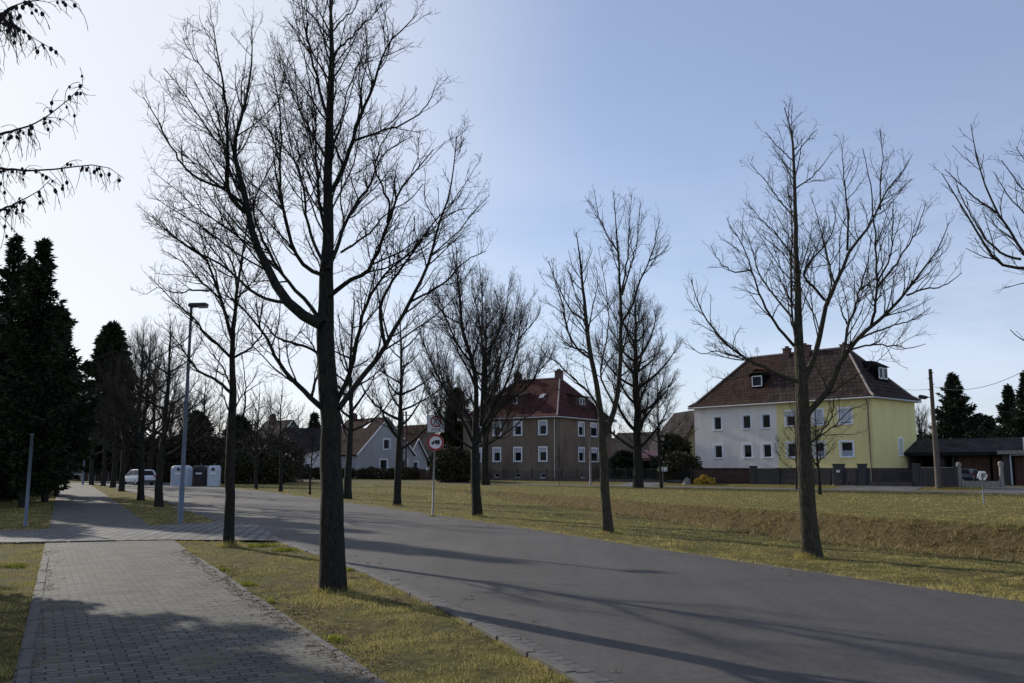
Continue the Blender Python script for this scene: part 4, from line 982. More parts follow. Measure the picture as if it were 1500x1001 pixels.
def blobs_line(p0, p1, n, rx, rz, zc, seed, jit=.3):
    r = random.Random(seed); out = []
    for i in range(n):
        t = (i + .5) / n; x = p0[0] + (p1[0] - p0[0]) * t; y = p0[1] + (p1[1] - p0[1]) * t
        out.append((x + r.uniform(-jit, jit), y + r.uniform(-jit, jit), gz1(x, y) + zc * r.uniform(.85, 1.15), rx, rx, rz * r.uniform(.85, 1.2)))
    return out
def PX(px, Y): X = (px - CX) / F * Y; return (X, Y, gz1(X, Y))
cloud('hedge', 'low dark hedge along the left side of the pavement', 'hedge', blobs_line(PX(-90, 40), PX(66, 60), 12, 1.3, 1.2, .9, 1), 26000, .22, .05, 'hedge', 1)
cloud('hedge', 'dark clipped hedge in front of the grey gabled house', 'hedge', blobs_line(SQ(s_at(527, 7), 7), SQ(s_at(612, 7), 7), 14, .75, .75, .7, 2, .05), 16000, .25, .09, 'hedge', 2)
cloud('hedge', 'dark hedge before the pale green house and white porch', 'hedge', blobs_line(SQ(s_at(425, 7), 7), SQ(s_at(520, 7), 7), 16, .8, .7, .7, 3, .1), 16000, .25, .09, 'hedge', 3)
cloud('thicket', 'dark brown undergrowth behind the recycling containers', None, blobs_line(PX(215, 112), PX(420, 112), 22, 3.2, 3.0, 2.4, 4, 1.5), 60000, .55, .08, 'thicket', 4, kind='stuff')
cloud('wood', 'far off brown and dark wood along the horizon', None, blobs_line(PX(-300, 190), PX(1700, 190), 60, 9, 4.5, 3.5, 5, 3), 60000, 1.4, .28, 'thicket', 5, kind='stuff')
cloud('shrub', 'yellow flowering shrub before the left end of the white house', 'shrub', [(*SQ(s_at(1028, 6.2), 6.2)[:2], .75, .5, .4, .38), (*SQ(s_at(1019, 6.2), 6.2)[:2], .5, .4, .35, .3), (*SQ(s_at(1039, 6.2), 6.2)[:2], .55, .4, .35, .3)], 800, .11, .04, 'forsythia', 6)
cloud('shrub', 'large evergreen shrub between the grey gabled and the brown house', 'shrub', blobs_line(PX(655, 108), PX(676, 108), 4, 2.2, 2.6, 2.2, 7), 12000, .35, .1, 'hedge', 7)
cloud('shrub', 'grey green shrub by the garden gate beside the white house', 'shrub', blobs_line(PX(985, 90), PX(1008, 90), 3, 1.5, 1.6, 1.4, 8), 7000, .28, .09, 'hedge', 8)
cloud('shrub', 'dark shrub at the far left end of the street fence', 'shrub', blobs_line(PX(345, 100), PX(420, 100), 8, 1.8, 2.0, 1.8, 9), 16000, .35, .1, 'hedge', 9)
# ------------------------------------------------------------------ larch boughs
def larch():
    rng = np.random.default_rng(77); Y0 = 9.5
    base = (-9.2, 12.6, 0.0); x, y, _ = base
    root = thing('larch', 'bare larch outside the left edge whose boughs with cones hang into the sky', 'tree', base)
    boughs = [
        ([(-260, 330), (-120, 230), (0, 197), (50, 183), (85, 162), (112, 136), (122, 125)], 9.2),
        ([(-260, 330), (-120, 270), (0, 246), (40, 251), (80, 250), (115, 243), (130, 239), (160, 240), (182, 262)], 10.0),
        ([(-260, 360), (-120, 330), (5, 306), (30, 295), (62, 280), (75, 262)], 10.0),
        ([(-200, 160), (-100, 80), (0, 22), (20, 8), (55, -4), (100, -2)], 8.6),
        ([(-200, 160), (-100, 70), (0, 25), (30, 42), (52, 60), (82, 75)], 8.8),
    ]
    P0, R0 = [], []
    for pl, Yb in boughs:
        pts = [(x, y, D(pl[0][0], pl[0][1], y)[2])] + [D(a, b, y + (Yb - y) * min(1, (i + 1) / 3)) for i, (a, b) in enumerate(pl[1:])]
        P0.append(rs3(pts, 26, .008, rng)); R0.append(np.interp(np.linspace(0, 1, 26), [0, .5, 1], [.06, .022, .003]))
    hh = 12.5
    P_, R_ = [], []
    for k in range(34):      # the rest of its crown, out of the frame
        f = .2 + .78 * k / 34; az = rng.uniform(1.9, 4.9); ln = 4.0 * (1 - f) + .6; q = np.array([x, y, hh * f]); pts = [q]
        for s in range(5):
            q = q + np.array([math.cos(az), math.sin(az), .05 + .08 * s]) * ln / 5; pts.append(q)
        P_.append(rs3(pts, 26, .02, rng)); R_.append(np.linspace(.04, .004, 26))
    V, Q = tubes(np.array([[(x, y, -.1), (x + .05, y, hh * .5), (x, y, hh)]]), np.array([[.24, .15, .02]]), 14)
    V2, Q2 = tubes(np.array(P0 + P_), np.array(R0 + R_), 6)
    alink('trunk', np.concatenate([V, V2]), np.concatenate([Q, Q2 + len(V)]), 4, M['bark'], root, smooth=True)
    P0 = np.array(P0); R0 = np.array(R0)
    f1 = lambda Ln, t, g, n: g.uniform(.10, .70, n) * np.clip(1.5 - t, .55, 1)
    P1, R1 = spawn(np.concatenate([P0, np.array(P_)]), np.concatenate([R0, np.array(R_)]), .075, f1, (25, 75), -.42, 10, rng, .2, .6, .004, .001, .10)
    f2 = lambda Ln, t, g, n: g.uniform(.05, .22, n)
    P2, R2 = spawn(P1, R1, .22, f2, (30, 60), -.35, 5, rng, .2, .7, .002, .0009, .15)
    V1, Q1 = tubes(P1, np.maximum(R1, .0036), 3); V2, Q2 = tubes(P2, np.maximum(R2, .0024), 3)
    alink('crown', np.concatenate([V1, V2]), np.concatenate([Q1, Q2 + len(V1)]), 4, M['twig'], root)
    # cones: small egg shapes along the twigs
    vis = np.where(P1[:, 0, 0] > -.62 * P1[:, 0, 1])[0]; pick = rng.choice(vis, min(190, len(vis)), replace=False); VV, QQ = [], []; off = 0; S = 6
    for i in pick:
        k = rng.integers(1, 7); c = P1[i, k] + np.array([0, 0, -.012]); r = rng.uniform(.013, .024); rings = [(-1.25, .25), (-.6, .85), (.1, 1), (.8, .7), (1.2, .2)]
        for zz, q in rings:
            for s in range(S): a = 2 * np.pi * s / S; VV.append(c + np.array([math.cos(a) * q * r, math.sin(a) * q * r, zz * r]))
        for rr_ in range(4):
            for s in range(S): QQ.append((off + rr_ * S + s, off + rr_ * S + (s + 1) % S, off + rr_ * S + S + (s + 1) % S, off + rr_ * S + S + s))
        off += 5 * S
    o = alink('cone_cluster', VV, QQ, 4, M['cone'], root); o['kind'] = 'stuff'
larch()
# ------------------------------------------------------------------ houses
def V3(p): return Vector(p)
def wall_face(mb, p0, d, m, w, z0, z1, opens, rev=0.16):
    """wall rectangle from p0 along d (length w), outward normal m, with rectangular openings (x0,x1,za,zb)"""
    d = Vector((d[0], d[1], 0)); m = Vector((m[0], m[1], 0)); p0 = Vector((p0[0], p0[1], 0))
    xs = sorted(set([0, w] + [v for o in opens for v in o[:2]])); zs = sorted(set([z0, z1] + [v for o in opens for v in o[2:4]]))
    pt = lambda x, z, k=0: p0 + d * x - m * k + Vector((0, 0, z))
    for i in range(len(xs) - 1):
        for j in range(len(zs) - 1):
            cx, cz = (xs[i] + xs[i + 1]) / 2, (zs[j] + zs[j + 1]) / 2
            if any(o[0] < cx < o[1] and o[2] < cz < o[3] for o in opens): continue
            mb.face([pt(xs[i], zs[j]), pt(xs[i + 1], zs[j]), pt(xs[i + 1], zs[j + 1]), pt(xs[i], zs[j + 1])])
    for x0, x1, a, b in opens:
        mb.face([pt(x0, a), pt(x1, a), pt(x1, a, rev), pt(x0, a, rev)]); mb.face([pt(x0, b), pt(x1, b), pt(x1, b, rev), pt(x0, b, rev)])
        mb.face([pt(x0, a), pt(x0, b), pt(x0, b, rev), pt(x0, a, rev)]); mb.face([pt(x1, a), pt(x1, b), pt(x1, b, rev), pt(x1, a, rev)])
def window(parent, p0, d, m, o, surround=True, style='plain', rev=0.14):
    d = Vector((d[0], d[1], 0)); m = Vector((m[0], m[1], 0)); p0 = Vector((p0[0], p0[1], 0)); x0, x1, a, b = o
    def bar(mb, xa, xb, za, zb, k0, k1):
        c = [p0 + d * x + Vector((0, 0, z)) for x, z in ((xa, za), (xb, za), (xb, zb), (xa, zb))]
        mb.prism(c, -m * k1, -m * k0)
    f = MB(); t = .075
    for q in ((x0, x1, a, a + t), (x0, x1, b - t, b), (x0, x0 + t, a + t, b - t), (x1 - t, x1, a + t, b - t)): bar(f, *q, rev - .05, rev + .02)
    if style == 'double': xm = (x0 + x1) / 2; bar(f, xm - .04, xm + .04, a + t, b - t, rev - .045, rev + .015)
    w = f.build('window', M['pvc'], parent)
    if surround:
        s = MB(); e = .17
        for q in ((x0 - e, x1 + e, b, b + e), (x0 - e, x0, a, b), (x1, x1 + e, a, b)): bar(s, *q, -.025, .0)
        s.build('window_surround', M['pvc'], w)
    s = MB(); bar(s, x0 - .15, x1 + .15, a - .09, a, -.09, .1); s.build('sill', M['pvc'], w)
    g = MB(); c = [p0 + d * x + Vector((0, 0, z)) - m * (rev - .0) for x, z in ((x0 + t, a + t), (x1 - t, a + t), (x1 - t, b - t), (x0 + t, b - t))]; g.face(c)
    g.build('pane', M['glass'], w)
    if style in ('blind', 'halfblind'):
        s = MB(); zt = b - t - (b - a) * (.28 if style == 'halfblind' else .85); bar(s, x0 + t, x1 - t, zt, b - t, rev - .03, rev - .01); s.build('blind', M['blind'], w)
    if style == 'curtain':
        s = MB(); bar(s, x0 + t, x1 - t, a + t, a + (b - a) * .42, rev - .03, rev - .01); s.build('curtain', M['curtain'], w)
    return w
def roof_rings(P, ridge_inset, W, Lr, z0, zr, prof):
    pass
def hip_roof(parent, p, a, b, Lr, W, ov, z0, zr, inset, mats, split=None, prof=((0, 0), (.12, .075), (.28, .24), (1, 1)), th=.12):
    """p corner, a = unit along front (from the near corner), b = unit to the back; mats: (near part, far part)"""
    a = Vector((*a, 0)); b = Vector((*b, 0)); p = Vector((p[0], p[1], 0))
    def PT(x, y, z): return p + a * x + b * y + Vector((0, 0, z))
    rings = []
    for t, h in prof:
        x0 = -ov + (inset + ov) * t; x1 = Lr + ov - (inset + ov) * t; y0 = -ov + (W / 2 + ov) * t; y1 = W + ov - (W / 2 + ov) * t
        rings.append((x0, x1, y0, y1, z0 + (zr - z0) * h))
    sp = Lr / 2 if split is None else split
    mbs = [MB(), MB()]
    def addq(mb, A, B, C, Dd, ax, v0, v1):
        u = lambda P_: P_.dot(ax)
        mb.face([A, B, C, Dd], [(u(A), v0), (u(B), v0), (u(C), v1), (u(Dd), v1)])
    v = 0
    for r0, r1 in zip(rings[:-1], rings[1:]):
        dz = r1[4] - r0[4]; dy = r1[2] - r0[2]; dv = math.hypot(dz, dy)
        for k, (xa, xb) in enumerate((((r0[0], r1[0]), (sp, sp)), ((sp, sp), (r0[1], r1[1])))):
            addq(mbs[k], PT(xa[0], r0[2], r0[4]), PT(xb[0], r0[2], r0[4]), PT(xb[1], r1[2], r1[4]), PT(xa[1], r1[2], r1[4]), a, v, v + dv)
            addq(mbs[k], PT(xa[0], r0[3], r0[4]), PT(xb[0], r0[3], r0[4]), PT(xb[1], r1[3], r1[4]), PT(xa[1], r1[3], r1[4]), a, v, v + dv)
        addq(mbs[0], PT(r0[0], r0[2], r0[4]), PT(r0[0], r0[3], r0[4]), PT(r1[0], r1[3], r1[4]), PT(r1[0], r1[2], r1[4]), b, v, v + dv)
        addq(mbs[1], PT(r0[1], r0[2], r0[4]), PT(r0[1], r0[3], r0[4]), PT(r1[1], r1[3], r1[4]), PT(r1[1], r1[2], r1[4]), b, v, v + dv)
        v += dv
    r = rings[0]
    res = []
    for k in (0, 1):
        xa, xb = ((r[0], sp), (sp, r[1]))[k]
        mbs[k].face([PT(xa, r[2], r[4] - .01), PT(xb, r[2], r[4] - .01), PT(xb, r[3], r[4] - .01), PT(xa, r[3], r[4] - .01)])
        res.append(mbs[k].build('roof', M[mats[k]], parent))
    gm = MB(); zz = r[4] - .13
    gm.tube([PT(r[0], r[2], zz), PT(r[1], r[2], zz)], .075, 8); gm.tube([PT(r[0], r[3], zz), PT(r[1], r[3], zz)], .075, 8)
    gm.tube([PT(r[0], r[2], zz), PT(r[0], r[3], zz)], .075, 8); gm.tube([PT(r[1], r[2], zz), PT(r[1], r[3], zz)], .075, 8)
    gm.build('gutter', M['gutter'], parent)
    cap = MB()
    for x in (0, 1):
        for y in (2, 3): cap.tube([PT(rg[x], rg[y], rg[4] + .03) for rg in rings], .10, 6)
    cap.tube([PT(rings[-1][0], rings[-1][2], rings[-1][4] + .03), PT(rings[-1][1], rings[-1][2], rings[-1][4] + .03)], .11, 6)
    return res, cap, PT
def roof_z(x, y, Lr, W, ov, z0, zr, inset, prof):
    ty = (min(y, W - y) + ov) / (W / 2 + ov); tx = (min(x, Lr - x) + ov) / (inset + ov); t = max(0, min(ty, tx, 1))
    return z0 + (zr - z0) * float(np.interp(t, [q[0] for q in prof], [q[1] for q in prof]))
PROF = ((0, 0), (.12, .075), (.28, .24), (1, 1))
def chimney(parent_roof, P, d, zb, zt, l=.9, w=.55):
    m = MB(); m.box((P[0], P[1], zb), d, l, w, zt - zb); m.box((P[0], P[1], zt), d, l + .14, w + .14, .10)
    m.box((P[0], P[1], zt + .1), d, l * .5, w * .45, .22); m.build('chimney', M['brick'], parent_roof)
# ---- the white and yellow semi-detached house
def house_A():
    kS = 80 / 74.0
    p = ((1277 - CX) / F * 80, 80.0); a = (-0.656, 0.755); b = (0.755, 0.656); Lr = 18.3 * kS; W = 7.8 * kS
    z0 = gz1(*p); ze = 8.15; pl = 1.72; zr = 13.4
    root = thing('semi_detached_house', 'two-storey house, left half white, right half yellow, under one hipped roof', 'house', (p[0], p[1], z0))
    na = (-b[0], -b[1]); nb = (-a[0], -a[1]); sp = 0.0
    # where the colours meet
    k = (1137 - CX) / F; sp = (p[0] - k * p[1]) / (k * a[1] - a[0])
    def xa(px): k = (px - CX) / F; return (p[0] - k * p[1]) / (k * a[1] - a[0])
    def xb(px): k = (px - CX) / F; return (p[0] - k * p[1]) / (k * b[1] - b[0])
    front = []
    zl, zl2, zu, zu2 = 2.75, 4.10, 5.75, 7.15
    for px in (1237, 1157, 1197):
        x = xa(px); w = .58 if px == 1237 else .5
        front.append((x - w, x + w, zl, zl2)); front.append((x - w, x + w, zu, zu2))
    frontw = []
    for px in (1050, 1092.5, 1121):
        x = xa(px); frontw.append((x - .47, x + .47, zl - .0, zl2 - .05)); frontw.append((x - .47, x + .47, zu - .1, zu2 - .15))
    yl = [o for o in front]
    mbY = MB(); wall_face(mbY, p, a, na, sp, pl, ze, yl)
    sd = [(xb(1316) - .33, xb(1316) + .33, 2.9, 4.4)]
    wall_face(mbY, p, b, nb, W, pl, ze, sd)
    pb = (p[0] + b[0] * W, p[1] + b[1] * W); wall_face(mbY, pb, a, b, sp, pl, ze, [])
    wy = mbY.build('wall', M['yellow_wall'], root); wy['label'] = 'yellow rendered right half'
    mbW = MB(); p2 = (p[0] + a[0] * sp, p[1] + a[1] * sp)
    fw = [(o[0] - sp, o[1] - sp, o[2], o[3]) for o in frontw]
    wall_face(mbW, p2, a, na, Lr - sp, pl, ze, fw)
    pe = (p[0] + a[0] * Lr, p[1] + a[1] * Lr); wall_face(mbW, pe, b, (a[0], a[1]), W, pl, ze, [])
    pb2 = (pb[0] + a[0] * sp, pb[1] + a[1] * sp); wall_face(mbW, pb2, a, b, Lr - sp, pl, ze, [])
    ww = mbW.build('wall', M['white_wall'], root); ww['label'] = 'off-white rendered left half'
    for o in yl: window(root, p, a, na, o, True, 'curtain' if o[2] < 4 and o[0] < 5 else ('blind' if o[0] < 5 else 'halfblind' if o[2] > 4 else 'plain'))
    for o in fw: window(root, p2, a, na, o)
    for o in sd: window(root, p, b, nb, o, True, 'blind')
    cx = lambda x, y: (p[0] + a[0] * x + b[0] * y, p[1] + a[1] * x + b[1] * y)
    c = cx(sp / 2, W / 2); m = MB(); m.box((c[0], c[1], z0 - .3), a, sp - .06, W - .06, pl - z0 + .3); m.build('plinth', M['plinth'], root)
    c = cx((sp + Lr) / 2, W / 2); m = MB(); m.box((c[0], c[1], z0 - .3), a, Lr - sp - .06, W - .06, pl - z0 + .3); m.build('plinth', M['plinth_red'], root)
    (r1, r2), cap, PT = hip_roof(root, p, a, b, Lr, W, .45, ze, zr, 4.4, ('tile_dark', 'tile_brown'), sp + 1.2)
    cap.build('ridge_tiles', M['ridge_pale'], root)
    q = cx(9.0, W / 2 - .2); chimney(r1, q, a, zr - .9, zr + .55, 1.6, .6)
    q = cx(4.6, W / 2 + .1); chimney(r1, q, a, zr - .9, zr + .25, .8, .5)
    q = cx(10.8, W / 2 - .2); chimney(r2, q, a, zr - .9, zr + .45, .7, .5)
    # dormers
    def dormer(x, y, w, h, dep, face, mats, gable=True, dbl=False):
        # face: 'front' (out = -b) or 'side' (out = -a)
        out = Vector((*((-b[0], -b[1]) if face == 'front' else (-a[0], -a[1])), 0)); al = Vector((*(a if face == 'front' else b), 0))
        base = Vector((*cx(x, y), 0)); zb = roof_z(x, y, Lr, W, .45, ze, zr, 4.4, PROF) - .1
        base.z = zb
        d = MB(); c_ = base - out * dep / 2; d.box(c_, al, w, dep, h); db = d.build('dormer', M[mats[0]], root)
        rf = MB(); e = .22; hr = w * .42 if gable else .35
        A = base + out * e + Vector((0, 0, h)); L_, R_ = A - al * (w / 2 + e), A + al * (w / 2 + e); T = A + Vector((0, 0, hr)); bk = -out * (dep + e + .6)
        if gable:
            L_ = L_ - Vector((0, 0, .12)); R_ = R_ - Vector((0, 0, .12))
            rf.prism([L_, T, T + Vector((0, 0, .12)), L_ + Vector((0, 0, .12))], (0, 0, 0), bk); rf.prism([R_, T, T + Vector((0, 0, .12)), R_ + Vector((0, 0, .12))], (0, 0, 0), bk)
            g_ = MB(); g_.prism([base + Vector((0, 0, h)) - al * w / 2, base + Vector((0, 0, h)) + al * w / 2, base + Vector((0, 0, h + hr * .9))], out * .01, -out * .2); g_.build('gable', M[mats[0]], db)
        else:
            T2 = T - out * 1.0
            rf.mesh([L_, R_, R_ + bk, L_ + bk, T2 + Vector((0, 0, .25)) - al * w * .22, T2 + Vector((0, 0, .25)) + al * w * .22, T2 + bk * .8 + Vector((0, 0, .5)), ], [(0, 1, 5, 4), (1, 2, 6, 5), (0, 4, 6, 3), (4, 5, 6), (0, 3, 2, 1)])
        rf.build('dormer_roof', M[mats[1]], db)
        if gable:
            rd = MB(); rd.tube([T + Vector((0, 0, .12)), T + Vector((0, 0, .12)) + bk], .09, 6); rd.build('ridge_tiles', M['ridge_red'], db)
        p0_ = base + out * .02 - al * w / 2
        wins = [(w * .06, w * .94, zb + .3, zb + h - .06)] if not dbl else [(w * .08, w * .46, zb + .35, zb + h - .1), (w * .54, w * .92, zb + .35, zb + h - .1)]
        for o in wins:
            f = MB(); t = .09
            def bar(mb, x0, x1, za, zc, k0, k1):
                mb.prism([Vector((p0_.x, p0_.y, 0)) + al * xx + Vector((0, 0, zz)) for xx, zz in ((x0, za), (x1, za), (x1, zc), (x0, zc))], out * k0, out * k1)
            for q_ in ((o[0], o[1], o[2], o[2] + t), (o[0], o[1], o[3] - t, o[3]), (o[0], o[0] + t, o[2] + t, o[3] - t), (o[1] - t, o[1], o[2] + t, o[3] - t)): bar(f, *q_, .003, .06)
            f.build('window', M['pvc'], db); g_ = MB(); bar(g_, o[0] + t, o[1] - t, o[2] + t, o[3] - t, .002, .02); g_.build('pane', M['glass'], db)
    dormer(xa(1101) , 1.15, 1.35, 1.45, 2.4, 'front', ('tile_brown', 'tile_brown'))
    dormer(1.3, W / 2 + .8, 2.0, 1.55, 2.8, 'side', ('tile_dark', 'tile_dark'), False, True)
    m = MB(); q = Vector((*cx(.35, 0), 0)) + Vector((na[0], na[1], 0)) * .1
    m.tube([q + Vector((na[0] * .35, na[1] * .35, ze - .1)), q + Vector((0, 0, ze - .7)), q + Vector((0, 0, z0))], .055, 8); m.build('downpipe', M['pipe'], root)
    ant = MB(); q = cx(14.5, W / 2); ant.tube([(q[0], q[1], zr - .3), (q[0], q[1], zr + 1.1)], .025, 6)
    for i in range(5): ant.tube([(q[0] - .35 + .05 * i, q[1], zr + .55 + i * .11), (q[0] + .35 - .05 * i, q[1], zr + .55 + i * .11)], .015, 4)
    ant.build('aerial', M['pipe'], root)
house_A()
# ---- the brown house
def house_B():
    Y0 = 107.0; p = ((814 - CX) / F * Y0, Y0); a = (-0.82, 0.57); b = (0.57, 0.82); Lr = 14.1; W = 14.0
    z0 = gz1(*p); ze = 7.95; zr = 13.3; pl = 1.35
    root = thing('apartment_house', 'two-storey brown rendered house with a red hipped roof and white framed windows', 'house', (p[0], p[1], z0))
    na = (-b[0], -b[1]); nb = (-a[0], -a[1])
    xa = lambda px: (p[0] - (px - CX) / F * p[1]) / ((px - CX) / F * a[1] - a[0])
    xb = lambda px: (p[0] - (px - CX) / F * p[1]) / ((px - CX) / F * b[1] - b[0])
    def zpx(py, Y): return D(800, py, Y)[2]
    fo = []
    for px in (795, 758.5, 728, 700):
        x = xa(px); fo += [(x - .5, x + .5, 2.2 + .35, 4.15), (x - .5, x + .5, 5.75, 7.35), (x - .38, x + .38, .55, 1.1)]
    so = []
    for px in (851, 870):
        x = xb(px); hw = .62 if px == 851 else .9; so += [(x - hw, x + hw, 2.55, 4.15), (x - hw, x + hw, 5.75, 7.35)]
    x = xb(852); so.append((x - .4, x + .4, .55, 1.1))
    mb = MB(); wall_face(mb, p, a, na, Lr, z0 - .2, ze, fo); wall_face(mb, p, b, nb, W, z0 - .2, ze, so)
    pe = (p[0] + a[0] * Lr, p[1] + a[1] * Lr); wall_face(mb, pe, b, a, W, z0 - .2, ze, [])
    pb = (p[0] + b[0] * W, p[1] + b[1] * W); wall_face(mb, pb, a, b, Lr, z0 - .2, ze, [])
    mb.build('wall', M['brown_wall'], root)
    for o in fo: window(root, p, a, na, o, o[2] > 2, 'halfblind' if o[2] > 2 else 'plain')
    for o in so: window(root, p, b, nb, o, o[2] > 2, 'halfblind' if o[2] > 2 else 'plain')
    (r1, r2), cap, PT = hip_roof(root, p, a, b, Lr, W, .5, ze, zr, 3.7, ('tile_red', 'tile_red'))
    cap.build('ridge_tiles', M['ridge_pale'], root)
    cx = lambda x, y: (p[0] + a[0] * x + b[0] * y, p[1] + a[1] * x + b[1] * y)
    for x in (3.9, 10.4): chimney(r1 if x < 7 else r2, cx(x, W / 2 + .1), a, zr - .8, zr + .9, .9, .7)
    # front dormer and side dormer as shed dormers with dark cheeks
    for (x, y, out, al, w, m_) in ((7.3, 2.0, na, a, 1.7, 'tile_red'), (.9, 7.8, nb, b, 3.2, 'tile_red'), (10.6, 2.0, na, a, 1.5, 'tile_red')):
        o3 = Vector((*out, 0)); al = Vector((*al, 0)); zb = roof_z(x, y, Lr, W, .5, ze, zr, 3.7, PROF) - .2
        c = Vector((*cx(x, y), zb)); d = MB(); dep = 2.2; h = 1.4
        d.prism([c - al * w / 2, c - al * w / 2 + Vector((0, 0, h)), c - al * w / 2 - o3 * dep + Vector((0, 0, h + .5)), c - al * w / 2 - o3 * dep], (0, 0, 0), al * w)
        db = d.build('dormer', M['fence_brown'], root)
        rf = MB(); L_ = c + o3 * .25 + Vector((0, 0, h - .02)); e = w / 2 + .2
        rf.prism([L_ - al * e, L_ - al * e + Vector((0, 0, .12)), L_ - al * e - o3 * (dep + .2) + Vector((0, 0, .68)), L_ - al * e - o3 * (dep + .2) + Vector((0, 0, .55))], (0, 0, 0), al * 2 * e)
        rf.build('dormer_roof', M['tile_red'], db)
        ww_ = MB(); k = .5 if w < 3 else .55
        for sgn in ((0,) if w < 3 else (-.35, .35)):
            cc = c + o3 * .02 + al * sgn + Vector((0, 0, .45)); ww_.prism([cc - al * .33, cc + al * .33, cc + al * .33 + Vector((0, 0, .85)), cc - al * .33 + Vector((0, 0, .85))], o3 * 0.0, o3 * .05)
        ww_.build('window', M['pvc'], db)
        pp = MB()
        for sgn in ((0,) if w < 3 else (-.35, .35)):
            cc = c + o3 * .075 + al * sgn + Vector((0, 0, .53)); pp.face([cc - al * .25, cc + al * .25, cc + al * .25 + Vector((0, 0, .68)), cc - al * .25 + Vector((0, 0, .68))])
        pp.build('pane', M['glass'], db)
    # skylight
    x, y = 4.2, 3.2; s = MB(); q0 = []
    for dx, dy in ((-.35, 0), (.35, 0), (.35, .7), (-.35, .7)):
        c = cx(x + dx, y + dy); q0.append(Vector((c[0], c[1], roof_z(x + dx, y + dy, Lr, W, .5, ze, zr, 3.7, PROF) + .03)))
    s.prism(q0, (0, 0, 0), (0, 0, .08)); s.build('skylight', M['gutter'], r1)
    m = MB(); q = Vector((*cx(.15, -.1), 0)); m.tube([q + Vector((0, 0, ze)), q + Vector((0, 0, z0))], .06, 8); m.build('downpipe', M['gutter'], root)
house_B()
# ---- simple gabled houses
def gabled(name, label, p, a, b, Wg, Ld, ze, zr, wall, roof, wins=(), side=(), ov=.35, chim=None, sky=None, rake=True):
    """gable wall from p along a (width Wg), the house runs back along b for Ld"""
    z0 = gz1(*p); root = thing(name, label, 'house', (p[0], p[1], z0)); na = (-b[0], -b[1]); nb = (-a[0], -a[1])
    mb = MB(); wall_face(mb, p, a, na, Wg, z0 - .2, ze, [o for o in wins if o[3] <= ze])
    A = Vector((*a, 0)); B = Vector((*b, 0)); P = Vector((*p, 0))
    pt = lambda x, y, z: P + A * x + B * y + Vector((0, 0, z))
    hi = [o for o in wins if o[2] >= ze]
    if hi:
        o = hi[0]; f = lambda z: (z - ze) / (zr - ze) * Wg / 2
        # gable triangle with an opening
        for poly in ([pt(0, 0, ze), pt(Wg, 0, ze), pt(Wg - f(o[2]), 0, o[2]), pt(f(o[2]), 0, o[2])], [pt(f(o[2]), 0, o[2]), pt(o[0], 0, o[2]), pt(o[0], 0, o[3]), pt(f(o[3]), 0, o[3])],
                     [pt(o[1], 0, o[2]), pt(Wg - f(o[2]), 0, o[2]), pt(Wg - f(o[3]), 0, o[3]), pt(o[1], 0, o[3])], [pt(f(o[3]), 0, o[3]), pt(Wg - f(o[3]), 0, o[3]), pt(Wg / 2, 0, zr)]): mb.face(poly)
    else: mb.face([pt(0, 0, ze), pt(Wg, 0, ze), pt(Wg / 2, 0, zr)])
    mb.face([pt(0, Ld, ze), pt(Wg, Ld, ze), pt(Wg / 2, Ld, zr)])
    wall_face(mb, p, b, nb, Ld, z0 - .2, ze, list(side)); pr = (p[0] + a[0] * Wg, p[1] + a[1] * Wg); wall_face(mb, pr, b, a, Ld, z0 - .2, ze, [])
    pbk = (p[0] + b[0] * Ld, p[1] + b[1] * Ld); wall_face(mb, pbk, a, b, Wg, z0 - .2, ze, [])
    mb.build('wall', M[wall], root)
    for o in wins: window(root, p, a, na, o)
    for o in side: window(root, p, b, nb, o)
    sl = (zr - ze) / (Wg / 2); rf = MB()
    for sgn in (0, 1):
        e0 = -ov if sgn == 0 else Wg + ov; ez = ze - ov * sl; v1 = math.hypot(Wg / 2 + ov, zr - ez)
        c = [pt(e0, -ov, ez + .06), pt(e0, Ld + ov, ez + .06), pt(Wg / 2, Ld + ov, zr + .06), pt(Wg / 2, -ov, zr + .06)]
        rf.face(c, [(0, 0), (Ld, 0), (Ld, v1), (0, v1)]); c2 = [q + Vector((0, 0, .14)) for q in c]; rf.face(c2, [(0, 0), (Ld, 0), (Ld, v1), (0, v1)])
        for i in range(4): rf.face([c[i], c[(i + 1) % 4], c2[(i + 1) % 4], c2[i]])
    r = rf.build('roof', M[roof], root)
    if rake:
        k = MB()
        for e0 in (-ov, Wg + ov):
            ez = ze - ov * sl; k.prism([pt(e0, -ov - .03, ez - .02), pt(Wg / 2, -ov - .03, zr - .02), pt(Wg / 2, -ov - .03, zr + .22), pt(e0, -ov - .03, ez + .22)], (0, 0, 0), -B * .04)
        k.build('barge_board', M['pvc'], r)
    if chim: c = pt(Wg / 2 + chim[0], chim[1], 0); chimney(r, (c.x, c.y), a, zr - .8, zr + .9)
    if sky:
        x, y, w, l = sky; q0 = [pt(xx, yy, ze + sl * xx + .24) for xx, yy in ((x, y), (x, y + w), (x + l, y + w), (x + l, y))]
        s = MB(); s.prism(q0, (0, 0, 0), (0, 0, .08)); s.build('skylight', M['mailbox'], r)
    return root
kC = 134.0; pC = ((525.5 - CX) / F * kC, kC)
gabled('gabled_house', 'grey rendered house with white barge boards and a red tiled roof behind a dark hedge', pC, Nd, Ud, 10.6, 10.5, 3.9, 9.35, 'grey_wall', 'tile_redbrown',
       [(4.2, 5.5, 1.5, 3.0), (8.3, 9.4, 1.5, 3.0), (4.8, 5.9, 4.6, 6.1)], [(1.5, 2.4, 1.4, 2.9)], chim=(0.1, 9), sky=(3.6, 3.0, .9, 1.2))
q = (pC[0] + Nd[0] * 10.4 + Ud[0] * 1.5, pC[1] + Nd[1] * 10.4 + Ud[1] * 1.5)
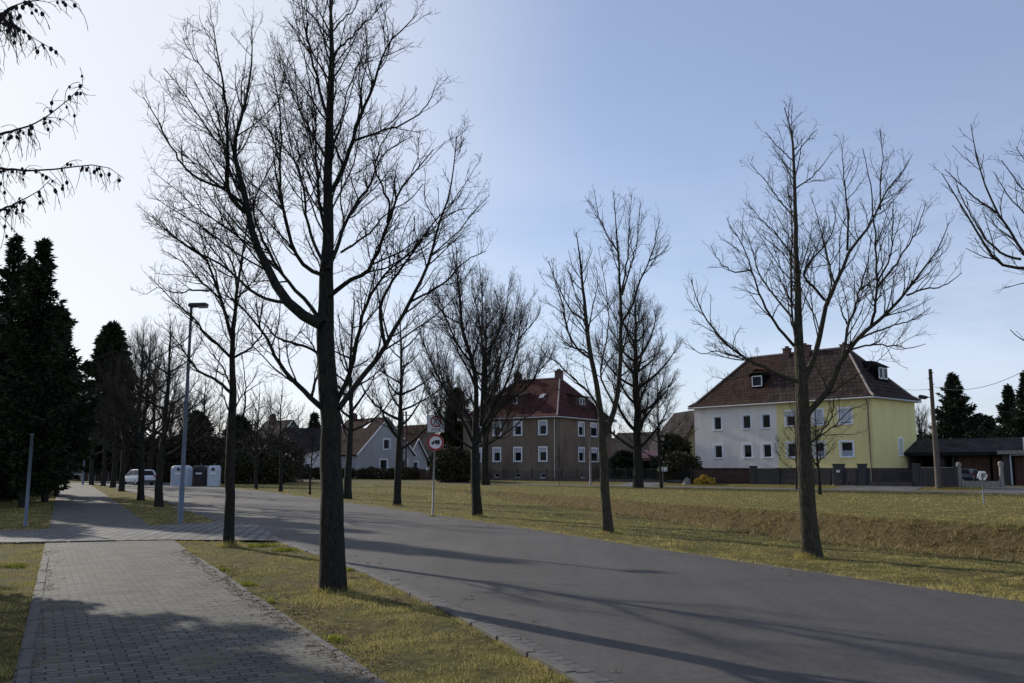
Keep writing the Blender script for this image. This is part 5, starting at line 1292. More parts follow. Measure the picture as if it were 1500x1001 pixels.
gabled('house_annex', 'small grey annex with a white edged roof right of the grey gabled house', q, Nd, Ud, 4.2, 6, 3.0, 6.3, 'grey_wall', 'tile_redbrown', [(1.4, 2.3, 1.3, 2.7)])
q = PX(600, 146); gabled('gabled_house', 'dark red roofed house behind the grey annex', q[:2], Nd, Ud, 8.5, 9, 3.4, 8.8, 'brown_wall', 'tile_redbrown', rake=False)
q = PX(394, 152); gabled('gabled_house', 'pale green gabled house with a dark chimney left of the big trunk', q[:2], Nd, Ud, 9.2, 9, 4.6, 9.9, 'green_wall', 'tile_grey', [(3.6, 4.9, 4.9, 6.2)], chim=(-2.6, 2))
q = PX(420, 138); gabled('house_wing', 'low pale house wing with a grey roof before the pale green gable', q[:2], (0.95, 0.31), (-0.31, 0.95), 11, 5, 2.9, 4.6, 'white_wall', 'tile_grey', [(1.0, 1.9, 1.2, 2.4), (3.0, 3.9, 1.2, 2.4), (6.2, 7.0, 1.2, 2.4)], rake=False)
q = PX(443, 144); gabled('gabled_house', 'dark roofed house half hidden by the big trunk', q[:2], Ud, Nd, -10 if False else 10, 9, 3.4, 8.2, 'brown_wall', 'tile_grey', rake=False)
q = PX(884, 128); gabled('barn', 'long dark roofed barn behind the broad bare tree', q[:2], Nd, (0.72, -0.69) if False else (-Ud[0], -Ud[1]), 7, 9, 3.4, 6.6, 'ochre_wall', 'tile_grey', rake=False)
q = PX(893, 112); gabled('garden_shed', 'small light shed beside the brown house', q[:2], (0.98, 0.2), (-0.2, 0.98), 3.4, 3, 2.1, 3.2, 'grey_wall', 'tile_grey', rake=False)
q = PX(986, 112); gabled('gabled_house', 'ochre house with a steep dark roof behind the left end of the white house', q[:2], (0.97, 0.24), (-0.24, 0.97), 8.6, 9, 3.8, 9.0, 'ochre_wall', 'tile_grey', [(1.6, 2.4, 1.9, 3.2)], rake=False)
# red-roofed carport
def shed_roof(name, label, cat, px0, px1, Y, z, th, material, depth=4, posts=True):
    a_, b_ = PX(px0, Y), PX(px1, Y); root = thing(name, label, cat, ((a_[0] + b_[0]) / 2, Y, a_[2])); L_ = b_[0] - a_[0]
    m = MB(); c = ((a_[0] + b_[0]) / 2, Y + depth / 2, 0)
    m.prism([(a_[0], Y, z), (b_[0], Y, z), (b_[0], Y + depth, z + .9), (a_[0], Y + depth, z + .9)], (0, 0, 0), (0, 0, th)); m.build('roof', M[material], root)
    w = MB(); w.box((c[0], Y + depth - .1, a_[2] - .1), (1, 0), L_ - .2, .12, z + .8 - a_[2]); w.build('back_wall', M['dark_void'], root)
    for i in range(4):
        x = a_[0] + .15 + (L_ - .3) * i / 3; k = MB(); k.box((x, Y + .15, a_[2] - .1), (1, 0), .12, .12, z - a_[2] + .12); k.build('post', M['fence_brown'], root)
shed_roof('carport', 'carport with a dull red roof behind the broad bare tree', 'carport', 919, 984, 100, 2.5, .35, 'sheet_red')
# ---- garages on the right
def garages():
    p = PX(1324, 84); a = (-Ud[0], -Ud[1]); b = Nd; z0 = p[2]
    root = thing('garage', 'long low garage with a dark roof and red-brown doors right of the yellow house', 'garage', p)
    P = Vector((p[0], p[1], 0)); A = Vector((*a, 0)); B = Vector((*b, 0)); pt = lambda x, y, z: P + A * x + B * y + Vector((0, 0, z))
    Lw = 10.2; m = MB()
    m.box(tuple(pt(Lw / 2, 5.9, z0)), a, Lw, .2, 3.0); m.box(tuple(pt(.1, 3, z0)), b, 5.8, .2, 3.0); m.box(tuple(pt(Lw - .1, 3, z0)), b, 5.8, .2, 3.0)
    m.box(tuple(pt(3.0, .6, z0)), a, .35, .5, 3.0); m.box(tuple(pt(4.0, 2.8, z0)), b, 5.2, .2, 3.0)
    m.build('wall', M['fence_grey'], root)
    for x0, x1 in ((4.1, 6.9), (7.1, 9.9)):
        d = MB(); n = 9
        for i in range(n):
            w = (x1 - x0) / n; d.box(tuple(pt(x0 + w * (i + .5), .8, z0)), a, w * .94, .06, 2.75)
        d.build('garage_door', M['door_brown'], root)
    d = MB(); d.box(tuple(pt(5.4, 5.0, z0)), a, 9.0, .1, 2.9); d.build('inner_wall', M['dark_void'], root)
    r = MB(); ez, rz = z0 + 2.85, z0 + 4.15
    c = [pt(-.7, -.6, ez), pt(Lw + .2, -.6, ez), pt(Lw + .2, 2.4, rz), pt(.2, 2.4, rz)]
    r.face(c, [(0, 0), (Lw, 0), (Lw, 3.2), (0, 3.2)]); c2 = [pt(.2, 2.4, rz), pt(Lw + .2, 2.4, rz), pt(Lw + .2, 6.4, ez), pt(-.7, 6.4, ez)]; r.face(c2, [(0, 0), (Lw, 0), (Lw, 4), (0, 4)])
    r.face([pt(-.7, -.6, ez), pt(.2, 2.4, rz), pt(-.7, 6.4, ez)], [(0, 0), (3, 3), (6, 0)])
    r.face([pt(-.7, -.6, ez - .02), pt(Lw + .2, -.6, ez - .02), pt(Lw + .2, 6.4, ez - .02), pt(-.7, 6.4, ez - .02)])
    r.prism([pt(-.7, -.62, ez - .3), pt(Lw + .2, -.62, ez - .3), pt(Lw + .2, -.62, ez + .02), pt(-.7, -.62, ez + .02)], (0, 0, 0), tuple(B * .06))
    r.build('roof', M['tile_grey'], root)
    # second garage
    q = pt(8.9, -2.4, 0); root2 = thing('garage', 'flat grey-framed garage with a pale gable wedge at the right edge', 'garage', (q.x, q.y, z0))
    P2 = q; pt2 = lambda x, y, z: P2 + A * x + B * y + Vector((0, 0, z)); m = MB(); Lw = 8
    m.box(tuple(pt2(.25, 2.9, z0)), b, 5.6, .5, 2.6); m.box(tuple(pt2(Lw - .2, 2.9, z0)), b, 5.6, .4, 2.6); m.box(tuple(pt2(Lw / 2, 5.8, z0)), a, Lw, .2, 2.6)
    m.build('wall', M['fence_grey'], root2)
    m = MB(); m.box(tuple(pt2(Lw / 2, 2.8, z0 + 2.6)), a, Lw + .5, 6.4, .3); m.build('roof', M['concrete'], root2)
    m = MB(); m.prism([pt2(1.6, .3, z0 + 2.9), pt2(Lw, .3, z0 + 2.9), pt2(Lw, .3, z0 + 3.2), pt2(1.6, .3, z0 + 4.0)], (0, 0, 0), tuple(B * 4)); m.build('gable_wedge', M['white_wall'], root2)
    m = MB()
    for i in range(12): m.box(tuple(pt2(.9 + i * .55, .9, z0)), a, .52, .06, 2.4)
    m.build('garage_door', M['door_brown'], root2)
    m = MB(); m.box(tuple(pt2(.62, .03, z0)), a, .1, .1, 2.55); m.box(tuple(pt2(4, .03, z0 + 2.48)), a, 6.8, .08, .1); m.build('drainpipe', M['blind'], root2)
garages()
# ------------------------------------------------------------------ fences
def fence(name, label, px0, px1, q, kind, h=1.3, group='garden fences along the far street', step=2.2):
    s0, s1 = s_at(px0, q), s_at(px1, q); a = Vector(SQ(s0, q)); b = Vector(SQ(s1, q)); d = (b - a); Ln = d.length; d.normalize()
    n = max(1, round(Ln / step)); z = gz1(a.x, a.y); root = thing(name, label, 'fence', (a.x, a.y, z), group)
    at = lambda t: (a.x + d.x * t, a.y + d.y * t, gz1(a.x + d.x * t, a.y + d.y * t) - .05)
    def base_wall(hh, m_, th=.22):
        m = MB(); c = at(Ln / 2); m.box(c, d, Ln, th, hh); m.build('base_wall', M[m_], root)
    if kind in ('iron', 'wavy'):
        base_wall(.55 if kind == 'wavy' else .35, 'stonewall'); hb = .6 if kind == 'wavy' else .4
        m = MB(); k = int(Ln / .16)
        for i in range(k + 1):
            c = at(Ln * i / k); top = h + (.10 * abs(math.sin(i * .35)) if kind == 'wavy' else 0)
            m.box((c[0], c[1], c[2] + hb - .1), d, .025, .025, top - hb)
        for zz in (hb + .08, h - .12):
            c0, c1 = at(0), at(Ln); m.tube([(c0[0], c0[1], c0[2] + zz), (c1[0], c1[1], c1[2] + zz)], .022, 5)
        m.build('railing', M['iron'], root)
    elif kind == 'planks':
        base_wall(.25, 'plinth_red'); m = MB(); k = int(Ln / .13); r = random.Random(int(px0))
        for i in range(k):
            c = at(Ln * (i + .5) / k); m.box((c[0], c[1], c[2] + .2), d, .10, .03, h - .2 + r.uniform(-.02, .02))
        for zz in (.45, h - .25):
            c = at(Ln / 2); m.box((c[0] + Nd[0] * .05, c[1] + Nd[1] * .05, c[2] + zz), d, Ln, .05, .09)
        m.build('planks', M['fence_brown'], root)
    elif kind == 'wall':
        base_wall(h, 'fence_grey', .25); m = MB(); c = at(Ln / 2); m.box((c[0], c[1], c[2] + h), d, Ln + .06, .32, .07); m.build('coping', M['concrete'], root)
    elif kind == 'low':
        base_wall(h, 'concrete', .25)
    pm = {'iron': ('iron', .09), 'wavy': ('iron', .08), 'planks': ('fence_brown', .12), 'wall': ('fence_grey', .3), 'low': ('concrete', .1)}[kind]
    for i in range(n + 1):
        c = at(Ln * i / n); m = MB(); m.box(c, d, pm[1], pm[1] + .03, h + .12); m.build('post', M[pm[0]], root)
    return root
fence('fence', 'brown plank fence left of the brown house', 612, 698, 7.2, 'planks', 1.35)
fence('fence', 'dark iron fence before the brown house', 700, 868, 7.2, 'iron', 1.35)
fence('fence', 'dark iron gate fence between the brown and the white house', 872, 1010, 7.2, 'iron', 1.5)
fence('fence', 'red-brown plank fence before the white house', 1014, 1096, 7.2, 'planks', 1.3)
fence('fence', 'grey block wall before the join of the white and yellow house', 1104, 1136, 7.2, 'wall', 1.4)
fence('fence', 'stone wall with wavy iron railing before the yellow house', 1140, 1212, 7.2, 'wavy', 1.3)
fence('gate', 'narrow iron garden gate between two dark pillars', 1233, 1250, 7.2, 'iron', 1.35)['category'] = 'gate'
fence('gate', 'wide iron driveway gate before the yellow house side', 1266, 1330, 7.2, 'iron', 1.35)['category'] = 'gate'
fence('fence', 'grey block wall left of the wooden pole', 1342, 1394, 7.2, 'wall', 1.5)
fence('fence', 'low concrete wall before the garages between two posts', 1402, 1456, 7.2, 'low', .5)
def pillar(px, w, h, label, m_='fence_grey', cap=True, q=7.2):
    p = SQ(s_at(px, q), q); z = gz1(p[0], p[1]); root = thing('gate_pillar', label, 'pillar', (p[0], p[1], z), 'gate pillars along the far street')
    m = MB(); m.box((p[0], p[1], z - .05), Ud, w, w, h, .02); m.build('shaft', M[m_], root)
    c = MB(); c.box((p[0], p[1], z + h - .05), Ud, w + .1, w + .1, .1, .03); c.build('cap', M['concrete' if m_ == 'concrete' else 'fence_grey'], root)
    return root
pillar(1100, .5, 1.6, 'dark square pillar between plank fence and block wall')
pl_ = pillar(1224, .75, 1.75, 'dark square pillar with letterbox plate left of the garden gate')
p = SQ(s_at(1222, 6.7), 6.78); m = MB(); m.box((p[0], p[1], 1.35), Ud, .3, .02, .2); m.build('letterbox_plate', M['mailbox'], pl_)
pillar(1258, .6, 1.75, 'dark square pillar right of the garden gate'); pillar(1337, .45, 1.75, 'grey pillar where the drive gate ends')
def round_post(px, h, label):
    p = SQ(s_at(px, 7.2), 7.2); z = gz1(p[0], p[1]); m = MB(); m.tube([(p[0], p[1], z - .1), (p[0], p[1], z + h - .35), (p[0], p[1], z + h - .33), (p[0], p[1], z + h - .1), (p[0], p[1], z + h)], [.15, .15, .19, .19, .08], 10)
    tag(m.build('concrete_post', M['concrete'], org=(p[0], p[1], z)), label, 'post', 'round concrete posts before the garages')
round_post(1398, 1.9, 'left weathered concrete post before the garages'); round_post(1459, 1.95, 'right weathered concrete post before the garages')
# mailboxes on a post
p = SQ(s_at(969, 6.6), 6.6); z = gz1(p[0], p[1]); mbx = thing('mailbox', 'pair of white mailboxes on a fence post right of the broad bare tree', 'mailbox', (p[0], p[1], z))
m = MB(); m.tube([(p[0], p[1], z - .1), (p[0], p[1], z + 1.5)], .05, 8); m.build('post', M['iron'], mbx)
for dx in (-.24, .24):
    m = MB(); m.box((p[0] + dx, p[1] - .12, z + 1.15), (1, 0), .38, .22, .42, .03); m.build('box', M['mailbox'], mbx)
p = SQ(s_at(628, 6.7), 6.7); z = gz1(p[0], p[1]); mbx = thing('mailbox', 'white mailbox on a short post seen left of the sign post', 'mailbox', (p[0], p[1], z))
m = MB(); m.tube([(p[0], p[1], z - .1), (p[0], p[1], z + 1.3)], .05, 8); m.build('post', M['iron'], mbx)
m = MB(); m.box((p[0], p[1] - .12, z + 1.2), (1, 0), .42, .25, .4, .04); m.build('box', M['mailbox'], mbx)
p = SQ(s_at(1003, 6.4), 6.4)
m = MB(); m.tube([(p[0], p[1], .1), (p[0], p[1], .35), (p[0] + .05, p[1], .65), (p[0], p[1], .8)], [.42, .38, .25, .1], 9); tag(m.build('boulder', M['stone'], org=(p[0], p[1], .2), smooth=True), 'grey boulder beside the drive left of the yellow shrub', 'boulder')
# ------------------------------------------------------------------ street furniture
def lamp(label, px, py, ytop, arm, head_px=None, r=.085):
    g = G(px, py); h = D(px, ytop, g[1])[2]; root = thing('street_lamp', label, 'street lamp', g, 'grey street lamps')
    m = MB(); x, y = g[0], g[1]
    m.tube([(x, y, -.2), (x, y, 1.15), (x, y, 1.2), (x, y, h)], [r, r * .97, r * .8, r * .5], 14); m.build('pole', M['bluesteel'], root, smooth=True)
    m = MB(); m.box((x, y, .45), (1, 0), .09, .01, .3); 
    hd = MB(); L_ = arm; hd.box((x + L_ / 2 - .08, y - .02, h - .03), (1, -.12), L_, .26, .13, .03); hd.build('lamp_head', M['black'], root)
    ln = MB(); ln.box((x + L_ * .62, y - .05, h - .06), (1, -.12), L_ * .5, .2, .035, .01); ln.build('lamp_cover', M['lens'], root)
    return root
lamp('near blue-grey street lamp in the verge beside the paved drive', 264, 766, 449, .62)
lamp('distant street lamp at the end of the pavement', 121, 710.5, 598, .6, r=.11)
def simple_pole(name, label, px, py, ytop, r, m_, cat='pole', zb=0.0):
    g = G(px, py, zb); h = D(px, ytop, g[1])[2]; m = MB(); m.tube([(g[0], g[1], zb - .2), (g[0], g[1], h)], [r, r * .85], 12); m.tube([(g[0], g[1], h), (g[0], g[1], h + .03)], [r * 1.1, r * .9], 12)
    return tag(m.build(name, M[m_], org=(g[0], g[1], zb), smooth=True), label, cat)
simple_pole('steel_post', 'bare blue-grey steel post in the grass at the left edge', 37, 771, 637, .05, 'bluesteel', 'post')
simple_pole('steel_pole', 'thin pale pole before the right wall of the brown house', 865, 711, 626, .11, 'concrete')
def utility():
    p = SQ(s_at(1366, 6.2), 6.2); z = gz1(p[0], p[1]); h = D(1357, 541, p[1])[2]
    root = thing('utility_pole', 'weathered wooden pole with a small lamp before the grey wall', 'utility pole', (p[0], p[1], z)); x, y = p[0], p[1]; lean = 0.0
    m = MB(); m.tube([(x, y, z - .2), (x + lean * .5, y, z + h * .5), (x + lean, y, h)], [.20, .165, .135], 12); m.build('pole', M['wood_pole'], root, smooth=True)
    m = MB(); hl = D(1350, 583, y)[2]; m.tube([(x + lean * .8, y, hl), (x - .6, y - .1, hl + .1)], .03, 6); m.tube([(x - .35, y - .1, hl + .04), (x - .6, y - .1, hl + .02), (x - 1.0, y - .12, hl + .08), (x - 1.15, y - .12, hl + .12)], [.06, .16, .17, .05], 10); m.build('lamp_head', M['black'], root)
    m = MB()
    for i in range(4): m.tube([(x + lean - .25 * (i % 2 * 2 - 1), y, h - .3 - i * .45), (x + lean, y, h - .3 - i * .45)], .035, 6)
    m.build('insulators', M['black'], root)
    m = MB(); m.tube([(x + .28, y + .25, z - .1), (x + .27, y + .2, z + 3.2), (x + .05, y + .05, z + h * .62)], [.12, .11, .08], 10); m.build('strut', M['wood_pole'], root)
    top = Vector((x + lean, y, h - .35))
    for i, (px, py, Y, lb, sag, dz) in enumerate(((1560, 505, 46, 'overhead wire running from the wooden pole off to the right', 1.1, -1.0), (1277, 555, 92, 'overhead wire running from the wooden pole to the yellow house', .5, -1.2))):
        e = Vector(D(px, py, Y)); pts = []; s_ = top + Vector((0, 0, dz))
        for k in range(25):
            t = k / 24; q = s_.lerp(e, t); q.z -= sag * 4 * t * (1 - t); pts.append(q)
        m = MB(); m.tube(pts, .016, 5); tag(m.build('overhead_wire', M['black'], org=tuple(s_)), lb, 'wire', 'overhead wires')
utility()
def lattice():
    p = PX(593, 126); h = D(593, 603, 126)[2]; root = thing('utility_pole', 'dark double pole before the grey gabled house', 'utility pole', p); m = MB()
    for dx in (-.28, .28): m.tube([(p[0] + dx, p[1], p[2] - .1), (p[0] + dx * .8, p[1], h)], [.15, .11], 8)
    m.build('pole', M['fence_brown'], root); m = MB()
    for i in range(9): zz = p[2] + .8 + i * (h - 1.5) / 9; m.box((p[0], p[1] - .1, zz), (1, 0), .6, .06, .1)
    m.box((p[0], p[1], h - .6), (1, 0), 2.0, .1, .12); m.build('cross_bars', M['fence_brown'], root)
lattice()
# signs
def text_mesh(name, body, size, loc, material, parent, thick=.001, sx=1.0):
    c = bpy.data.curves.new(name, 'FONT'); c.body = body; c.size = size; c.align_x = 'CENTER'; c.align_y = 'CENTER'; c.extrude = thick; c.offset = size * .012
    o = bpy.data.objects.new('tmp', c); COL.objects.link(o); bpy.context.view_layer.update()
    me = bpy.data.meshes.new_from_object(o.evaluated_get(bpy.context.evaluated_depsgraph_get())); bpy.data.objects.remove(o)
    og = ORG[parent.name]
    for v in me.vertices: x, y = v.co.x * sx, v.co.y; v.co = (loc[0] + x - og[0], loc[1] - v.co.z - og[1], loc[2] + y - og[2])
    me.name = name; return link(name, me, material, parent)
def disc(mb, c, r0, r1, y0, y1, n=40):
    V = []
    for y in (y0, y1):
        for r in (r0, r1):
            for k in range(n): a = 2 * math.pi * k / n; V.append((c[0] + r * math.cos(a), y, c[2] + r * math.sin(a)))
    Fs = []
    for k in range(n):
        j = (k + 1) % n; Fs += [(k, j, n + j, n + k), (2 * n + k, 2 * n + j, 3 * n + j, 3 * n + k), (n + k, n + j, 3 * n + j, 3 * n + k)]
        if r0 > 0: Fs.append((k, j, 2 * n + j, 2 * n + k))
    mb.mesh(V, Fs)
def speed_sign():
    g = G(633.5, 757); Y = g[1]; x = D(638, 640, Y)[0]; root = thing('traffic_sign', 'post with a square 30 zone sign above a round no trucks sign', 'traffic sign', g)
    m = MB(); zt = D(638, 608, Y)[2]; m.tube([(g[0], Y, -.2), (x, Y, zt)], .032, 12); m.build('post', M['steel'], root, smooth=True)
    cz = D(638, 621, Y)[2]; w, h = .62, .62; yf = Y - .06
    m = MB(); m.box((x + .015, yf + .005, cz - h / 2), (1, 0), w, .02, h); sq = m.build('zone_plate', M['signwhite'], root)
    m = MB()
    for q in ((0, -h / 2 + .012, w - .02, .008), (0, h / 2 - .02, w - .02, .008)): m.box((x + .015 + q[0], yf - .007, cz + q[1]), (1, 0), q[2], .003, q[3])
    for s in (-1, 1): m.box((x + .015 + s * (w / 2 - .016), yf - .007, cz - h / 2 + .02), (1, 0), .008, .003, h - .04)
    m.build('border', M['signblack'], sq)
    cc = (x + .015, 0, cz + .075); m = MB(); disc(m, cc, .155, .205, yf - .009, yf - .006); m.build('red_ring', M['signred'], sq)
    text_mesh('lettering', '30', .23, (cc[0], yf - .008, cc[2]), M['signblack'], sq)
    text_mesh('lettering', 'ZONE', .13, (cc[0], yf - .008, cz - .22), M['signblack'], sq)
    cz2 = D(638, 648.5, Y)[2]; c2 = (x + .01, 0, cz2); m = MB(); disc(m, c2, 0, .30, yf - .004, yf + .004); rd = m.build('round_plate', M['signwhite'], root)
    m = MB(); disc(m, c2, .225, .298, yf - .008, yf - .005); m.build('red_ring', M['signred'], rd)
    def P2(x_, z_): return (c2[0] + x_, yf - .006, c2[2] + z_)
    m = MB()
    for poly in ([(-.03, -.035), (.15, -.035), (.15, .085), (-.03, .085)], [(-.155, -.045), (-.04, -.045), (-.04, .055), (-.085, .055), (-.11, .01), (-.155, 0)]):
        m.prism([P2(*q) for q in poly], (0, 0, 0), (0, -.003, 0))
    for wx in (-.105, .04, .105):
        m.prism([P2(wx + .028 * math.cos(t * math.pi / 8), -.055 + .028 * math.sin(t * math.pi / 8)) for t in range(16)], (0, -.0001, 0), (0, -.0035, 0))
    m.build('truck_symbol', M['signblack'], rd)
    m = MB()
    for zz in (cz - .2, cz + .2, cz2 - .12, cz2 + .12): m.box((x, Y - .02, zz), (1, 0), .16, .07, .03)
    m.build('clamps', M['signgrey'], root)
speed_sign()
def hex_sign():
    g = G(1441, 738); Y = g[1]; root = thing('marker_sign', 'small white hexagonal sign on a short steel post in the grass', 'sign', g)
    c = D(1439.5, 697, Y); r = 7.6 / F * Y; m = MB()
    m.prism([(c[0] + r * math.cos(math.pi / 3 * k), Y, c[2] + r * math.sin(math.pi / 3 * k)) for k in range(6)], (0, .02, 0), (0, .045, 0)); pl = m.build('plate', M['signwhite'], root)
    m = MB(); m.tube([(g[0], Y, -.1), (c[0] - .01, Y, c[2] + r * .35)], .03, 10); m.build('post', M['steel'], root, smooth=True)
    m = MB(); m.box((c[0] + .06, Y - .01, c[2] + r * .22), (1, 0), .2, .05, .045); m.box((c[0] + .05, Y - .01, c[2] - r * .15), (1, 0), .17, .05, .04); m.build('bracket', M['signblack'], root)
hex_sign()
# recycling containers
def container(px, Y, w, h, m_, label, ang, white_label=True):
    p = PX(px, Y); root = thing('recycling_container', label, 'container', p, 'recycling containers'); d = Vector((math.cos(ang), math.sin(ang), 0)); n = Vector((-d.y, d.x, 0)); P = Vector(p)
    V = []; prof = [(0, 1.0), (.04, 1.0), (.05, .96), (h - .38, .99), (h - .2, .94), (h - .07, .82), (h, .62)]; S = 24; dep = w * .8
    for z, k in prof:
        for s in range(S):
            a = 2 * math.pi * s / S; c, s_ = math.cos(a), math.sin(a); e = .35
            V.append(P + d * (math.copysign(abs(c) ** e, c) * w / 2 * k) + n * (math.copysign(abs(s_) ** e, s_) * dep / 2 * k) + Vector((0, 0, z)))
    Fs = [(i * S + s, i * S + (s + 1) % S, (i + 1) * S + (s + 1) % S, (i + 1) * S + s) for i in range(len(prof) - 1) for s in range(S)] + [tuple(range((len(prof) - 1) * S, len(prof) * S))]
    m = MB(); m.mesh(V, Fs); m.build('body', M[m_], root)
    f = P - n * (dep / 2 * 1.0); m = MB(); cc = f + Vector((0, 0, h - .36)) ; r = .15
    m.prism([cc + d * r * math.cos(t * math.pi / 8) + Vector((0, 0, r * math.sin(t * math.pi / 8))) for t in range(16)], -n * .03, n * .05); m.build('opening', M['black'], root)
    m = MB(); cc = f + Vector((0, 0, h - .85)); m.prism([cc - d * .3, cc + d * .3, cc + d * .3 + Vector((0, 0, .16)), cc - d * .3 + Vector((0, 0, .16))], -n * .02, n * .04); m.build('label_plate', M['signwhite'], root)
    m = MB(); c = P + Vector((0, 0, h - .02)); m.tube([c, c + Vector((0, 0, .16))], .03, 6); m.tube([c + Vector((0, 0, .16)) - d * .09, c + Vector((0, 0, .2)), c + Vector((0, 0, .16)) + d * .09], .02, 6); m.build('lifting_hook', M['steel'], root)
container(271.5, 86, 1.75, 1.98, 'bin_grey', 'grey recycling container, left of the three', -.12)
container(299, 87.5, 1.45, 1.98, 'bin_dark', 'dark brown recycling container, middle of the three', 0.0)
container(318.5, 86.5, 1.15, 1.98, 'bin_white', 'white recycling container, right of the three', .05)
# cars
def car(label, p, heading, paint, Lc=4.3, Wc=1.78, Hc=1.56, hatch=True):
    root = thing('parked_car', label, 'car', p); f = Vector((math.cos(heading), math.sin(heading), 0)); s = Vector((-f.y, f.x, 0)); P = Vector(p)
    pt = lambda x, y, z: P + f * x + s * y + Vector((0, 0, z))
    # lower body: loft of cross-sections along x (x = 0 rear, Lc front)
    st = [(0.0, .42, .80, .82), (.06, .30, .96, .94), (.5, .24, 1.0, 1.0), (1.2, .22, 1.0, .99), (2.4, .22, .97, .99), (3.2, .22, .94, .98), (3.9, .24, .84, .93), (4.22, .30, .72, .84), (4.3, .42, .60, .72)]
    V = []; S = 10
    for x, zl, zt, wk in st:
        w = Wc / 2 * wk
        for (yy, zz) in ((-.86, zl), (-1, zl + .12), (-1, zl + (zt - zl) * .6), (-.95, zt - .04), (-.86, zt), (.86, zt), (.95, zt - .04), (1, zl + (zt - zl) * .6), (1, zl + .12), (.86, zl)): V.append(pt(x, yy * w, zz))
    n = len(st); Fs = [(i * S + k, i * S + (k + 1) % S, (i + 1) * S + (k + 1) % S, (i + 1) * S + k) for i in range(n - 1) for k in range(S)] + [tuple(range(S)), tuple(range((n - 1) * S, n * S))]
    m = MB(); m.mesh(V, Fs)
    # cabin roof and pillars
    rf = [(.35, Hc - .06, .62), (.9, Hc, .66), (1.8, Hc, .67), (2.4, Hc - .05, .64)]
    for a, b in zip(rf[:-1], rf[1:]): m.mesh([pt(a[0], -a[2], a[1]), pt(a[0], a[2], a[1]), pt(b[0], b[2], b[1]), pt(b[0], -b[2], b[1]), pt(a[0], -a[2] - .04, a[1] - .06), pt(a[0], a[2] + .04, a[1] - .06), pt(b[0], b[2] + .04, b[1] - .06), pt(b[0], -b[2] - .04, b[1] - .06)], [(0, 1, 2, 3), (0, 3, 7, 4), (1, 2, 6, 5), (4, 5, 6, 7)])
    m.mesh([pt(.35, -.62, Hc - .06), pt(.35, .62, Hc - .06), pt(.30, .66, Hc - .13), pt(.30, -.66, Hc - .13)], [(0, 1, 2, 3)])
    for y in (-1, 1):
        for (x0, z0_, x1, z1_, th) in ((.06, .98, .33, Hc - .1, .12), (1.55, .98, 1.6, Hc - .05, .05), (3.15, .95, 2.42, Hc - .08, .06)):
            m.tube([pt(x0 + .05, y * .80, z0_), pt(x1, y * .67, z1_)], th / 2 + .02, 5)
    m.build('body', paint, root, smooth=False)
    gl = MB(); c0 = [(.10, .97), (3.18, .95), (2.45, Hc - .1), (.33, Hc - .1)]
    for y in (-1, 1): gl.face([pt(x, y * (.79 if z < 1.1 else .655), z) for x, z in c0])
    gl.face([pt(.10, -.74, .99), pt(.10, .74, .99), pt(.33, .60, Hc - .13), pt(.33, -.60, Hc - .13)]); gl.face([pt(3.18, -.76, .95), pt(3.18, .76, .95), pt(2.44, .6, Hc - .08), pt(2.44, -.6, Hc - .08)])
    gl.build('windows', M['carglass'], root)
    for x in (.78, 3.45):
        for y in (-1, 1):
            w = MB(); w.tube([pt(x, y * (Wc / 2 - .2), .32), pt(x, y * (Wc / 2 - .03), .32), pt(x, y * (Wc / 2 - .005), .32)], [.32, .32, .27], 18); wo = w.build('wheel', M['tyre'], root)
            r_ = MB(); r_.tube([pt(x, y * (Wc / 2 - .01), .32), pt(x, y * (Wc / 2 + .004), .32)], [.2, .18], 14); r_.build('rim', M['rim'], wo)
    for y in (-1, 1):
        t = MB(); t.prism([pt(-.012, y * .55, .78), pt(-.012, y * .76, .78), pt(.03, y * .76, 1.0), pt(.03, y * .62, 1.0)], (0, 0, 0), tuple(f * .08)); t.build('tail_light', M['taillight'], root)
        t = MB(); t.prism([pt(4.24, y * .42, .55), pt(4.20, y * .68, .55), pt(4.15, y * .70, .70), pt(4.22, y * .45, .70)], (0, 0, 0), tuple(f * .03)); t.build('headlight', M['headlight'], root)
    b = MB(); b.prism([pt(-.02, -.72, .34), pt(-.02, .72, .34), pt(-.02, .72, .48), pt(-.02, -.72, .48)], (0, 0, 0), tuple(f * .06)); b.build('bumper_trim', M['black'], root)
    b = MB(); b.prism([pt(-.03, -.26, .62), pt(-.03, .26, .62), pt(-.03, .26, .73), pt(-.03, -.26, .73)], (0, 0, 0), tuple(f * .08)); b.build('number_plate', M['signwhite'], root)
    b = MB()
    for y in (-1, 1): b.tube([pt(2.75, y * .86, .98), pt(2.75, y * 1.02, 1.02)], [.05, .08], 6)
    b.build('mirrors', M['black'], root)
    return root
g = G(216, 711); car('white hatchback on the road, seen from behind, half hidden by tree trunks', (g[0], g[1], .02), R(90 + 47), M['paint_white'])
g = G(101, 706); car('dark car parked at the far left end of the pavement', (g[0], g[1] + 6, .02), R(150), M['paint_dark'])
p = SQ(s_at(1424, 10.6), 10.6); car('dark blue-grey car parked behind the low concrete wall', (p[0], p[1], gz1(p[0], p[1])), math.atan2(Ud[1], Ud[0]), M['paint_dark'], Hc=1.4)
